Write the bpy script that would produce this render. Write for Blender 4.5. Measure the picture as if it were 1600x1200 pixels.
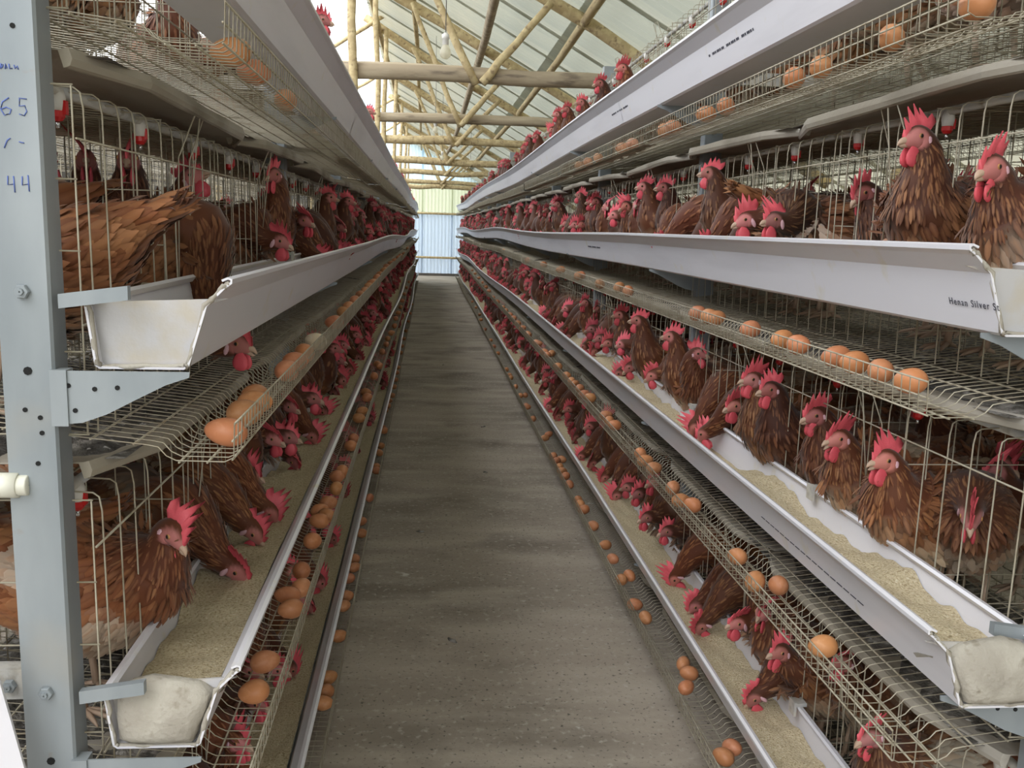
import bpy, math, random
import numpy as np
from mathutils import Matrix, Vector

for o in list(bpy.data.objects): bpy.data.objects.remove(o)
random.seed(7); RNG = np.random.default_rng(7)
SC = bpy.context.scene; COL = SC.collection
PI = math.pi; R = math.radians

# ------------------------------------------------------------------ camera, sky, exposure
EYE = 1.45
cam = bpy.data.cameras.new('camera'); cam.lens = 32.62; cam.sensor_width = 36; cam.sensor_fit = 'HORIZONTAL'
cam.clip_start = .05; cam.clip_end = 300
CAM = bpy.data.objects.new('camera', cam); COL.objects.link(CAM)
TH, PS, RO = R(9.488), R(5.313), .0275
fw = Vector((math.sin(PS)*math.cos(TH), math.cos(PS)*math.cos(TH), -math.sin(TH)))
rt = Vector((math.cos(PS), -math.sin(PS), 0)); up = rt.cross(fw)
rx = math.cos(RO)*rt + math.sin(RO)*up; uy = math.cos(RO)*up - math.sin(RO)*rt
m = Matrix((rx, uy, -fw)).transposed().to_4x4(); m.translation = (0, 0, EYE)
CAM.matrix_world = m
SC.camera = CAM
world = bpy.data.worlds.new('overcast'); SC.world = world; world.use_nodes = True
bg = world.node_tree.nodes['Background']; bg.inputs[0].default_value = (.93, .965, 1, 1); bg.inputs[1].default_value = 2.15
sun = bpy.data.lights.new('sun', 'SUN'); sun.energy = .9; sun.angle = R(60); sun.color = (1, .96, .9)
SUN = bpy.data.objects.new('sun', sun); COL.objects.link(SUN); SUN.rotation_euler = (R(38), 0, R(-20))
SC.view_settings.view_transform = 'Standard'; SC.view_settings.look = 'None'
SC.view_settings.gamma = 1; SC.view_settings.use_curve_mapping = False; SC.view_settings.exposure = .78
SC.cycles.max_bounces = 10; SC.cycles.diffuse_bounces = 6; SC.cycles.transparent_max_bounces = 12
SC.cycles.caustics_reflective = False; SC.cycles.caustics_refractive = False

# ------------------------------------------------------------------ materials
def mat(name, color, rough=.6, metal=0, spec=.4, noise=None, bump=None, attr=False, tint=False, trans=0, spots=None, sheen=0):
    m = bpy.data.materials.new(name); m.use_nodes = True; nt = m.node_tree; N = nt.nodes; L = nt.links
    b = N['Principled BSDF']; b.inputs['Roughness'].default_value = rough; b.inputs['Metallic'].default_value = metal
    b.inputs['Specular IOR Level'].default_value = spec
    co = N.new('ShaderNodeTexCoord')
    if attr:
        a = N.new('ShaderNodeVertexColor'); a.layer_name = 'col'; src = a.outputs['Color']
    else:
        a = N.new('ShaderNodeRGB'); a.outputs[0].default_value = (*color, 1); src = a.outputs[0]
    def mix(fac, A, B, mode='MIX'):
        x = N.new('ShaderNodeMix'); x.data_type = 'RGBA'; x.blend_type = mode
        for i, v in ((0, fac), (6, A), (7, B)):
            if isinstance(v, (int, float)): x.inputs[i].default_value = v
            elif isinstance(v, tuple): x.inputs[i].default_value = (*v, 1)
            else: L.new(v, x.inputs[i])
        return x.outputs[2]
    def nz(scale, detail=4, lo=.4, hi=.6, squash=None, seed=0):
        mp = N.new('ShaderNodeMapping'); L.new(co.outputs['Object'], mp.inputs[0])
        if squash: mp.inputs['Scale'].default_value = squash
        mp.inputs['Location'].default_value = (seed*3.1, seed*1.7, seed)
        n = N.new('ShaderNodeTexNoise'); n.inputs['Scale'].default_value = scale; n.inputs['Detail'].default_value = detail
        L.new(mp.outputs[0], n.inputs['Vector'])
        r = N.new('ShaderNodeMapRange'); r.inputs[1].default_value = lo; r.inputs[2].default_value = hi
        L.new(n.outputs['Fac'], r.inputs[0]); return r.outputs[0]
    for i, (c2, scale, lo, hi, sq) in enumerate(noise or []):
        src = mix(nz(scale, 5, lo, hi, sq, i+1), src, c2)
    if tint:
        oi = N.new('ShaderNodeObjectInfo'); src = mix(1.0, src, oi.outputs['Color'], 'MULTIPLY')
    L.new(src, b.inputs['Base Color'])
    if sheen: b.inputs['Sheen Weight'].default_value = sheen
    if bump:
        n = N.new('ShaderNodeTexNoise'); n.inputs['Scale'].default_value = bump[0]; n.inputs['Detail'].default_value = 5
        L.new(co.outputs['Object'], n.inputs['Vector'])
        bp = N.new('ShaderNodeBump'); bp.inputs['Strength'].default_value = bump[1]; bp.inputs['Distance'].default_value = bump[2]
        L.new(n.outputs['Fac'], bp.inputs['Height']); L.new(bp.outputs[0], b.inputs['Normal'])
    if trans:
        t = N.new('ShaderNodeBsdfTranslucent'); L.new(src, t.inputs[0])
        ms = N.new('ShaderNodeMixShader'); ms.inputs[0].default_value = trans
        L.new(b.outputs[0], ms.inputs[1]); L.new(t.outputs[0], ms.inputs[2])
        L.new(ms.outputs[0], N['Material Output'].inputs[0])
    return m

M = dict(
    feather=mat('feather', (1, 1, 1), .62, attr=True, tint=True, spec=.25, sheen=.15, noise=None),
    skin=mat('skin', (1, 1, 1), .5, attr=True, spec=.4, bump=(300, .25, .002)),
    galv=mat('galvanised', (.25, .28, .30), .5, .25, noise=[((.33, .36, .38), 7, .4, .62, (1, 1, .3)), ((.36, .34, .30), 3.2, .58, .75, None), ((.30, .22, .14), 14, .66, .76, None)], bump=(60, .1, .002)),
    dusty=mat('dusty_steel', (.46, .46, .45), .7, .1, noise=[((.55, .52, .46), 12, .42, .6, None), ((.30, .27, .22), 25, .55, .7, None)], bump=(120, .3, .003)),
    wire=mat('wire', (.43, .39, .30), .55, .15, noise=[((.31, .26, .18), 18, .5, .7, None)]),
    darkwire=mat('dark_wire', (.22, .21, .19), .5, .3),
    plastic=mat('white_plastic', (.71, .70, .745), .3, 0, .5, noise=[((.60, .59, .63), 5, .5, .75, (1, .25, 3)), ((.66, .62, .53), 16, .62, .78, None)]),
    cap=mat('cap_plastic', (.47, .46, .465), .45, noise=[((.46, .42, .36), 20, .45, .65, None)], bump=(150, .2, .002)),
    feed=mat('feed', (.58, .49, .33), .95, spec=.1, noise=[((.38, .30, .18), 220, .5, .64, None), ((.70, .63, .47), 160, .58, .7, None)], bump=(260, .9, .006)),
    cake=mat('feed_cake', (.36, .33, .28), .95, spec=.1, noise=[((.45, .42, .36), 14, .45, .65, None), ((.25, .22, .17), 45, .58, .72, None)], bump=(120, .6, .004)),
    egg=mat('eggshell', (.55, .225, .10), .42, tint=True, spec=.35, noise=[((.66, .32, .17), 60, .5, .75, None)]),
    concrete=mat('concrete', (.40, .345, .285), .85, spec=.25, noise=[((.28, .243, .20), .9, .40, .60, None), ((.47, .415, .345), 2.6, .45, .7, (.6, 2.2, 1)), ((.21, .18, .148), 1.7, .52, .7, (1, 1.3, 1)), ((.48, .435, .375), 40, .57, .7, None), ((.13, .12, .10), 75, .6, .7, None), ((.62, .60, .56), 9, .71, .76, None)], bump=(50, .35, .004)),
    board=mat('manure_board', (.33, .295, .235), .85, noise=[((.42, .39, .34), 5, .45, .65, (1, .3, 1)), ((.2, .175, .135), 11, .52, .7, (1, .25, 1))], bump=(40, .4, .004)),
    manure=mat('manure', (.13, .12, .105), .95, noise=[((.33, .31, .28), 35, .5, .62, None), ((.06, .055, .05), 18, .5, .65, None), ((.58, .56, .53), 60, .64, .7, None)], bump=(45, 1, .02)),
    roof=mat('roof_sheet', (.50, .505, .415), .5, .05, noise=[((.40, .42, .36), 1.6, .4, .65, (.2, 3, .2)), ((.56, .54, .43), .6, .5, .7, None)], trans=.26),  # translucency added to opaque iron sheets so sky light reaches the inside
    wallsheet=mat('wall_sheet', (.62, .72, .83), .45, trans=.3),
    creamsheet=mat('cream_sheet', (.72, .76, .60), .5, trans=.4),
    skylight=mat('skylight_sheet', (.70, .84, .95), .4, trans=.62),
    pole=mat('pole_wood', (.50, .39, .22), .8, spec=.2, noise=[((.63, .52, .30), 6, .45, .62, (3, .4, 3)), ((.28, .20, .12), 9, .56, .7, (3, .6, 3))], bump=(30, .4, .006)),
    greypole=mat('grey_pole', (.38, .31, .22), .85, spec=.2, noise=[((.50, .42, .30), 5, .45, .62, (.4, 3, 3)), ((.20, .16, .12), 8, .56, .7, (.5, 3, 3))], bump=(30, .4, .006)),
    red=mat('red_plastic', (.55, .02, .02), .35), white=mat('white_nipple', (.72, .70, .66), .4),
    steel=mat('steel', (.6, .6, .6), .25, .9), ink=mat('ink', (.05, .05, .07), .7), blue=mat('blue_pen', (.10, .15, .42), .7),
    pvc=mat('pvc', (.72, .71, .62), .4, noise=[((.60, .58, .46), 12, .5, .7, None)]),
    hole=mat('hole', (.012, .012, .012), .9),
    bulb=mat('bulb_glass', (.85, .82, .70), .05, spec=.7, trans=.7),
    ground=mat('ground', (.30, .24, .16), .95, noise=[((.2, .22, .1), .3, .45, .6, None)]),
    mason=mat('masonry', (.10, .092, .082), .9, noise=[((.14, .128, .112), 3, .45, .65, None)]),
)

# ------------------------------------------------------------------ mesh helpers
class MB:
    """collects vertex/face chunks and links them as one mesh object"""
    def __init__(s): s.ch = []; s.n = 0
    def add(s, V, F, C=None, mi=0):
        V = np.asarray(V, float).reshape(-1, 3)
        if not isinstance(F, list): F = [F]
        for f in F:
            f = np.asarray(f, int)
            if f.size: s.ch.append((None, f+s.n, None, mi))
        s.ch.append((V, None, C, mi)); s.n += len(V); return s
    def mesh(s, name, mats, smooth=True):
        V = np.concatenate([c[0] for c in s.ch if c[0] is not None]); Fs = [c for c in s.ch if c[1] is not None]
        me = bpy.data.meshes.new(name)
        me.vertices.add(len(V)); me.vertices.foreach_set('co', V.astype(np.float32).ravel())
        loops = np.concatenate([c[1].ravel() for c in Fs]); cnt = np.concatenate([np.full(len(c[1]), c[1].shape[1]) for c in Fs])
        me.loops.add(len(loops)); me.loops.foreach_set('vertex_index', loops.astype(np.int32))
        me.polygons.add(len(cnt)); me.polygons.foreach_set('loop_start', np.concatenate([[0], np.cumsum(cnt)[:-1]]).astype(np.int32))
        mi = np.concatenate([np.full(len(c[1]), c[3]) for c in Fs]); me.polygons.foreach_set('material_index', mi.astype(np.int32))
        me.polygons.foreach_set('use_smooth', np.full(len(cnt), smooth))
        me.update(calc_edges=True)
        for x in (mats if isinstance(mats, (list, tuple)) else [mats]): me.materials.append(x)
        if any(c[2] is not None for c in s.ch):
            cs = []
            for c in s.ch:
                if c[0] is None: continue
                k = np.ones((len(c[0]), 4)); 
                if c[2] is not None: k[:, :3] = c[2]
                cs.append(k)
            at = me.color_attributes.new('col', 'FLOAT_COLOR', 'POINT'); at.data.foreach_set('color', np.concatenate(cs).astype(np.float32).ravel())
        return me
    def build(s, name, mats, parent=None, loc=(0, 0, 0), smooth=True):
        return obj(name, s.mesh(name, mats, smooth), parent, loc)

def obj(name, me, parent=None, loc=(0, 0, 0), rot=(0, 0, 0)):
    o = bpy.data.objects.new(name, me); COL.objects.link(o); o.location = loc; o.rotation_euler = rot
    if parent: o.parent = parent
    return o
def tag(o, label=None, cat=None, group=None, kind=None):
    for k, v in (('label', label), ('category', cat), ('group', group), ('kind', kind)):
        if v: o[k] = v
    return o
def thing(name, label, cat, loc=(0, 0, 0), group=None, rz=0):
    return tag(obj(name, None, None, loc, (0, 0, rz)), label, cat, group)

def box(mb, x0, x1, y0, y1, z0, z1, bev=0):
    V = np.array([(x, y, z) for x in (x0, x1) for y in (y0, y1) for z in (z0, z1)])
    mb.add(V, np.array([(0, 1, 3, 2), (4, 6, 7, 5), (0, 4, 5, 1), (2, 3, 7, 6), (0, 2, 6, 4), (1, 5, 7, 3)])); return mb

def tube(mb, P, r, n=4, closed_ends=True, C=None, mi=0):
    """tube along polyline P; r scalar or per point"""
    P = np.asarray(P, float); k = len(P); r = np.broadcast_to(np.asarray(r, float), (k,))
    T = np.gradient(P, axis=0) if k > 2 else np.repeat([P[1]-P[0]], 2, 0)
    T /= np.linalg.norm(T, axis=1)[:, None]+1e-9
    ref = np.array((0, 0, 1.)) if abs(T[0][2]) < .8 else np.array((1., 0, 0))
    a = np.arange(n)*2*PI/n + PI/n
    rings = []
    for i in range(k):
        x = np.cross(ref, T[i]); l = np.linalg.norm(x)
        if l < 1e-3: x = np.cross((0., 1, 0), T[i]); l = np.linalg.norm(x)
        x /= l; y = np.cross(T[i], x); ref = y if abs(np.dot(ref, T[i])) > .9 else ref
        rings.append(P[i]+r[i]*(np.cos(a)[:, None]*x+np.sin(a)[:, None]*y))
    V = np.concatenate(rings); i = np.arange(k-1)[:, None]*n; j = np.arange(n)[None]; j2 = (j+1) % n
    F = np.stack([i+j, i+j2, i+n+j2, i+n+j], -1).reshape(-1, 4)
    Fs = [F]
    if closed_ends: Fs += [np.arange(n)[None, ::-1], (np.arange(n)+(k-1)*n)[None]]
    mb.add(V, Fs, C, mi); return mb

def tube_rep(mb, P, r, offs, n=3):
    """the same tube repeated at several offsets"""
    t = MB(); tube(t, P, r, n, False); V = t.ch[1][0]; F = t.ch[0][1]
    offs = np.asarray(offs, float).reshape(-1, 3); k = len(offs)
    VV = (V[None]+offs[:, None]).reshape(-1, 3); FF = (F[None]+(np.arange(k)*len(V))[:, None, None]).reshape(-1, 4)
    mb.add(VV, FF); return mb

def prism(mb, poly, axis_fn, d0, d1):
    """closed polygon extruded between depths d0 and d1; axis_fn(a,b,d)->xyz"""
    n = len(poly); V = [axis_fn(a, b, d0) for a, b in poly]+[axis_fn(a, b, d1) for a, b in poly]
    i = np.arange(n); j = (i+1) % n
    mb.add(V, [np.stack([i, j, j+n, i+n], -1), i[None, ::-1], (i+n)[None]]); return mb

def lathe(mb, prof, n=16, C=None, axis=2, off=(0, 0, 0)):
    k = len(prof); a = np.arange(n)*2*PI/n
    V = np.array([[(r*math.cos(t), r*math.sin(t), z) for t in a] for r, z in prof]).reshape(-1, 3)
    if axis == 1: V = V[:, [0, 2, 1]]
    if axis == 0: V = V[:, [2, 1, 0]]
    i = np.arange(k-1)[:, None]*n; j = np.arange(n)[None]; j2 = (j+1) % n
    mb.add(V+np.array(off), np.stack([i+j, i+j2, i+n+j2, i+n+j], -1).reshape(-1, 4), C); return mb

ORD = 'first second third fourth fifth sixth seventh eighth ninth tenth eleventh twelfth thirteenth fourteenth fifteenth sixteenth seventeenth eighteenth nineteenth twentieth'.split()
TENS = {20: 'twenty', 30: 'thirty', 40: 'forty', 50: 'fifty', 60: 'sixty', 70: 'seventy', 80: 'eighty', 90: 'ninety'}
def nth(i):
    if i < 20: return ORD[i]
    t, u = divmod(i+1, 10)
    if t*10 >= 100: return 'hundred-and-'+nth(i-100) if i >= 100 else 'hundredth'
    return TENS[t*10]+'-'+ORD[u-1] if u else TENS[t*10][:-1]+'ieth'

# ------------------------------------------------------------------ rack dimensions (u = distance from the trough lip into the rack)
XLIP = {'L': -.257, 'R': .71}; SG = {'L': -1, 'R': 1}
ZB = {('L', 1): 1.792, ('L', 2): 1.257, ('L', 3): .722, ('L', 4): .187, ('R', 1): 1.871, ('R', 2): 1.326, ('R', 3): .791, ('R', 4): .266}
Y0 = 1.22; SEC = 1.95; NSEC = 12; YEND = Y0+SEC*NSEC
RACK = {'L': 'rack with the marked steel post', 'R': 'rack with the printed trough'}
RK = {'L': 'marked-post rack', 'R': 'printed-trough rack'}
TIER = {1: 'top', 2: 'second', 3: 'third', 4: 'bottom'}
def WX(s, u): return XLIP[s]+SG[s]*u
def fz(u): return -.10+(u-.13)*.117
def wob(s, t, y):
    """sag of the long plastic troughs, growing with distance"""
    k = min(1, max(0, (y-3.5)/5)); p = {'L': 0, 'R': 2.1}[s]+t*1.3
    return (.012*k*math.sin(y*.8+p), .022*k*math.sin(y*.62+1.7*p)-.006*k)
# ------------------------------------------------------------------ setting: floor, walls, roof
mb = MB(); box(mb, -2.8, 3.2, -4, 28.4, -.12, 0); tag(mb.build('floor', M['concrete'], smooth=False), kind='structure')
mb = MB(); box(mb, -60, 60, -40, 90, -.4, -.13); tag(mb.build('ground_outside', M['ground'], smooth=False), kind='structure')
RIDGE, EAVE = -.75, 2.9
def roofz(x): return 3.60-.55*x
for side, x0, x1, h in (('left', -2.75, -2.62, 2.65), ('right', 2.95, 3.08, 1.75)):  # left wall is unseen, raised and darkened to keep daylight off the cages
    w = tag(obj('wall_'+side, None), kind='structure')
    for k in range(8):
        mb = MB(); box(mb, x0, x1, -4+k*4.05, -4+k*4.05+4.03, 0, h); mb.build('wall_panel', M['mason'], w, smooth=False)
    for k in range(11):
        mb = MB(); tube(mb, [((x0+x1)/2, -3.4+k*3.1, h), ((x0+x1)/2, -3.4+k*3.1, roofz(2.9)-.1 if side == 'right' else 3.2)], .04, 8); mb.build('wall_post', M['pole'], w)
# corrugated roof sheets, corrugations running down the slope
def corr_sheet(width, a, b, pitch=.119, amp=.014, per=6):
    n = int(width/pitch*per); t = np.linspace(0, width, n+1); d = amp*np.sin(t/pitch*2*PI)
    return t, d
ceil = tag(obj('ceiling', None), kind='structure')
t, d = corr_sheet(.95, 0, 0); n = len(t)
nx, nz_ = .55/math.hypot(1, .55), 1/math.hypot(1, .55)
def roofmesh(xa, xb):
    V = []
    for x in (xa, xb):
        for y, dd in zip(t, d): V.append((x+nx*dd, y, roofz(x)+nz_*dd))
    i = np.arange(n-1); mb = MB(); mb.add(V, np.stack([i, i+1, i+n+1, i+n], -1)); return mb.mesh('roof_sheet', M['roof'])
ra, rb = roofmesh(RIDGE, 1.16), roofmesh(1.06, 3.3)
for k in range(36):
    obj('roof_sheet', ra, ceil, (0, -3.6+k*.89, .004*(k % 2)+.012)); obj('roof_sheet', rb, ceil, (0, -3.6+k*.89, .004*(k % 2)))
# end wall of upright corrugated sheets
wb = tag(obj('wall_back', None), kind='structure')
YW = 28.3
def wallmesh(z0, h, m):
    tt, dd = corr_sheet(.95, 0, 0, .105, .03)
    V = [(x, y, z) for z in (z0, z0+h) for x, y in zip(tt, dd)]
    i = np.arange(len(tt)-1); k = len(tt); mb = MB(); mb.add(V, np.stack([i, i+1, i+k+1, i+k], -1)); return mb.mesh('metal_sheet', m)
wa, wm, wt = wallmesh(.02, 1.86, M['wallsheet']), wallmesh(1.84, .95, M['creamsheet']), wallmesh(2.75, 2.3, M['skylight'])
for k in range(7):
    for j, w in enumerate((wa, wm, wt)):
        obj('metal_sheet', w, wb, (-2.9+k*.89, YW-.02*j+.006*(k % 2), 0))
for z in (.54, 1.84, 2.75):
    mb = MB(); tube(mb, [(-2.9, YW-.09, z+.02), (0, YW-.09, z), (3.2, YW-.09, z-.02)], .035, 8); mb.build('wall_rail', M['pole'], wb)
mb = MB(); box(mb, -2.7, 3.1, YW-.25, YW-.1, 0, .07); tag(mb.build('baseboard_back', M['mason'], smooth=False), kind='structure')

# ------------------------------------------------------------------ pole trusses and purlins
def pole(P, r, m, name, parent, seed=0, n=9):
    rg = np.random.default_rng(seed); A, B = np.array(P[0], float), np.array(P[1], float); k = 9
    tt = np.linspace(0, 1, k)[:, None]; Q = A+(B-A)*tt
    ln = np.linalg.norm(B-A); Q[1:-1] += rg.normal(0, .006*min(ln, 2.5), (k-2, 3))*.7
    Q += np.sin(tt*PI)*rg.normal(0, .012, 3)*ln*.6
    rr = r*(1.06-.16*tt[:, 0])*(1+rg.normal(0, .035, k))
    mb = MB(); tube(mb, Q, rr, n); return mb.build(name, m, parent)
TR = [(6.85, .058), (9.6, .05), (11.9, .05), (15.5, .055), (18.75, .052), (22.75, .05), (25.3, .06)]
for k, (y, r) in enumerate(TR):
    t_ = thing('roof_truss', 'rough pole roof truss with V braces, %s from the camera end' % nth(k), 'truss', (0, y, 0), 'pole trusses under the roof')
    rg = np.random.default_rng(50+k); j = lambda s=.03: rg.normal(0, s)
    zt = 2.5+j(.008); off = RIDGE+.19
    pole([(-.72, 0, zt+.01), (2.9, 0, zt-.02)], r, M['greypole'] if k < 2 else M['pole'], 'tie_beam', t_, k)
    pole([(-.8, .09, roofz(-.8)-.10), (3.0, .09, roofz(3.0)-.10)], .048, M['pole'], 'rafter', t_, 20+k)
    pole([(off, -.09, 0), (off+.02, -.09, roofz(off)-.12)], .027+.006*rg.random(), M['pole'], 'king_post', t_, 40+k)
    pole([(.30+j(), -.07, zt-.06), (-.22+j(), -.05, roofz(-.22)-.13)], .026, M['pole'], 'brace', t_, 60+k)
    pole([(.31+j(), -.08, zt-.05), (.84+j(), -.05, roofz(.84)-.12)], .028, M['pole'], 'brace', t_, 80+k)
    pole([(off, -.03, 3.95), (-1.5, -.03, 3.38)], .026, M['pole'], 'eave_strut', t_, 120+k)
    pole([(-1.45, .03, 0), (-1.45, .03, 3.5)], .03, M['pole'], 'post', t_, 140+k)
for k, (x, r) in enumerate(((-.68, .032), (-.24, .028), (.37, .04), (.93, .034), (1.7, .034), (2.4, .034))):
    o = pole([(x, -3, roofz(x)-.065), (x, 28.1, roofz(x)-.065)], r, M['greypole'] if k in (2,) else M['pole'], 'purlin', None, 200+k)
    tag(o, 'long pole purlin running under the roof sheets, %s below the ridge' % nth(k), 'purlin', 'purlins under the roof')
# light bulbs
for k, (x, y, z) in enumerate(((.08, 5.4, 2.425), (.06, 11, 2.56), (.2, 15.2, 2.55), (.72, 16.8, 2.55))):
    b = thing('light_bulb', ['clear glass bulb hanging from a wire nearest below the roof', 'unlit bulb hanging behind the second truss beam', 'small unlit bulb hanging far down the aisle', 'small unlit bulb hanging far down beside a V brace'][k], 'bulb', (x, y, z), 'bulbs hanging from the roof')
    mb = MB(); lathe(mb, [(.001, -.055), (.016, -.052), (.027, -.04), (.031, -.024), (.028, -.006), (.019, .012), (.014, .024)], 16); mb.build('glass', M['bulb'], b)
    mb = MB(); lathe(mb, [(.015, .02), (.017, .022), (.017, .05), (.02, .052), (.02, .075), (.008, .085), (.001, .086)], 14); mb.build('socket', M['white'], b)
    zr = roofz(x)-z; mb = MB(); tube(mb, [(0, 0, .08), (.004, 0, zr*.5), (0, 0, zr+.01)], .003, 5); mb.build('wire', M['darkwire'], b)

# ------------------------------------------------------------------ racks: posts, brackets, rails
def bolt_mesh():
    mb = MB(); lathe(mb, [(.001, -.007), (.0085, -.007), (.0095, -.005), (.0095, 0)], 6, axis=1); lathe(mb, [(.001, -.0105), (.004, -.0105), (.0045, -.007)], 8, axis=1)
    return mb.mesh('bolt', M['galv'], False)
BOLT = bolt_mesh()
def hole_mesh(r):
    mb = MB(); lathe(mb, [(.0001, -.0006), (r, -.0006), (r, .0006), (.0001, .0006)], 8, axis=1); return mb.mesh('bolt_hole', M['hole'], False)
HOLE, HOLE2 = hole_mesh(.0032), hole_mesh(.0055)
def yof(k): return Y0+k*SEC
for s in 'LR':
    g = SG[s]; rack = thing('cage_rack', 'galvanised rack frame of posts and brackets, '+('end post marked in blue pen' if s == 'L' else 'holding the troughs with printed lettering'), 'rack', (XLIP[s], 0, 0))
    tops = ZB[s, 1]+.45
    # post: folded C channel
    c = [(.215, .0), (.275, .0), (.275, .045), (.272, .045), (.272, .003), (.219, .003), (.218, .045), (.212, .045), (.212, .004)]
    mb = MB(); prism(mb, c, lambda a, b, z: (g*a, b, z), 0, tops); pm = mb.mesh('post', M['galv'], False)
    mb = MB(); poly = [(.216, .001), (.045, .001), (.046, -.006), (.075, -.016), (.11, -.034), (.15, -.055), (.18, -.066), (.216, -.069)]
    prism(mb, poly, lambda a, b, y: (g*a, y, b), 0, .003); box(mb, g*.196, g*.2165, -.0035, .02, -.070, .002); bm_ = mb.mesh('bracket', M['galv'], False)
    mb = MB(); box(mb, g*.27, g*1.05, .022, .05, -.021, .021); rm = mb.mesh('rail', M['dusty'], False)
    for k in range(NSEC+1):
        y = yof(k)-.015 if k < NSEC else yof(k)
        p = obj('post', pm, rack, (0, y, 0))
        for tt in (1, 2, 3, 4):
            b = obj('bracket', bm_, rack, (0, y-.002, ZB[s, tt])); r_ = obj('rail', rm, rack, (0, y, ZB[s, tt]+.10))
            if k == 0:
                obj('bolt', BOLT, p, (g*.244, -.001, ZB[s, tt]+.10))
                obj('bolt', BOLT, r_, (g*.30, .021, .0))
                for a, z in ((.195, -.018), (.163, -.022), (.188, -.05), (.135, -.02)): obj('bolt_hole', HOLE, b, (g*a, -.0005, z))
                for a, z in ((.244, .0), (.232, -.06), (.231, -.08), (.238, -.12), (.25, -.05)): obj('bolt_hole', HOLE2 if z == 0 else HOLE, p, (g*a, -.0005, ZB[s, tt]+z))
    if s == 'L':
        p0 = [o for o in rack.children if o.name.startswith('post')][0]
        strokes = [[(0, 1), (-.6, .7), (-.8, .2), (-.5, -.2), (0, -.1), (.15, .2), (-.3, .35), (-.7, .2)], [(1.6, .95), (.95, 1), (.9, .45), (1.4, .5), (1.55, .1), (1.3, -.2), (.85, -.1)]]
        strokes2 = [[(-.6, 1), (-.65, .3), (.0, .35)], [(0, 1), (.05, -.3)], [(.9, 1), (.85, .3), (1.5, .4)], [(1.5, 1.1), (1.55, -.2)]]
        strokes3 = [[(-1, 0), (-.9, .6), (-.6, .5), (-.8, .1)], [(-.3, 0), (-.2, .6), (0, .1)], [(.3, .6), (.4, .05), (.8, .1)], [(1.1, .5), (1.2, .1), (1.6, .4), (1.7, .0)]]
        strokes4 = [[(-.9, 0), (-.5, .7), (-.1, .9)], [(.9, .6), (1.5, .5)]]
        for ss, z0, sc in ((strokes, 1.572, .017), (strokes2, 1.482, .015), (strokes3, 1.622, .010), (strokes4, 1.53, .013)):
            mb = MB()
            for st in ss: tube(mb, [(-.247+x*sc*.75, 0, z0+z*sc) for x, z in st], .0009, 4)
            mb.build('pen_mark', M['blue'], p0, (0, -.0004, 0))

# ------------------------------------------------------------------ wire cages
WR, WRF = .0011, .0014
ys = np.arange(0, SEC-.001, .025); yo = lambda a: np.stack([a*0, a, a*0], -1)
def cage_meshes(s):
    g = SG[s]; q = lambda P: [(g*u, 0, z) for u, z in P]
    fl = MB(); tube_rep(fl, q([(-.002, -.072), (.0, -.120), (.012, -.126), (.075, -.1245), (.088, -.118), (.098, -.106), (.112, -.103), (.62, fz(.62))]), WR, yo(ys), 3)
    L = lambda u, z: [(g*u, 0, z), (g*u, SEC, z)]
    for u, z in ((-.002, -.074), (.0015, -.098), (.002, -.123), (.035, -.1275), (.072, -.1275)): tube(fl, L(u, z), .0016, 4)
    for u in np.arange(.13, .62, .055): tube(fl, L(u, fz(u)-.0025), .0016, 4)
    fr = MB(); yf = np.arange(.035, SEC, .07)
    tube_rep(fr, q([(.186, -.092), (.184, .06), (.186, .33), (.189, .35), (.197, .356), (.262, .36)]), WRF, yo(yf), 4)
    for u, z in ((.184, .29), (.26, .358), (.186, -.01), (.187, .055)): tube(fr, L(u, z), .0017, 4)
    for yy in (.46, 1.22):      # raised little door loops
        tube(fr, [(g*.183, yy, .08), (g*.18, yy+.01, .30), (g*.15, yy+.012, .375), (g*.15, yy+.075, .377), (g*.18, yy+.085, .30), (g*.183, yy+.08, .08)], WRF, 4)
        tube(fr, [(g*.15, yy+.045, .376), (g*.182, yy+.045, .12)], WRF, 4)
    tp = MB(); tube_rep(tp, q([(.262, .36), (.44, .375), (.62, .38)]), WR, yo(np.arange(0, SEC, .05)), 3)
    for u in (.32, .38, .44, .50, .56): tube(tp, L(u, .36+(u-.262)*.07), .0014, 3)
    en = MB()
    for u in (.188, .235, .285, .335, .385, .435, .485, .535, .585): tube(en, [(g*u, 0, -.09), (g*u, 0, .355)], .0014, 4)
    for z in (-.09, -.04, .02, .085, .15, .24, .355): tube(en, [(g*.186, 0, z), (g*.62, 0, z)], .0014, 4)
    bk = MB(); tube_rep(bk, q([(.622, -.05), (.622, .38)]), WR, yo(np.arange(0, SEC, .05)), 3)
    for z in (-.04, .06, .16, .26, .36): tube(bk, L(.622, z), .0014, 3)
    return {n: b.mesh(n, M['wire'] if n != 'cage_back' else M['darkwire']) for n, b in (('cage_floor', fl), ('cage_front', fr), ('cage_roof', tp), ('cage_partition', en), ('cage_back', bk))}  # back wires take a darker copy: interior shade put into their colour
CM = {s: cage_meshes(s) for s in 'LR'}
def crust(s):
    mb = MB(); rg = np.random.default_rng(4); V = []
    for k in range(40):
        y = SEC*k/39; V += [(SG[s]*(.012+.006*rg.random()), y, -.1255), (SG[s]*(.05+.03*rg.random()), y, -.1245)]
    i = np.arange(39)*2; mb.add(V, np.stack([i, i+1, i+3, i+2], -1)); return mb.mesh('dust_crust', M['board'])
CRUST = {s: crust(s) for s in 'LR'}
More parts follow.
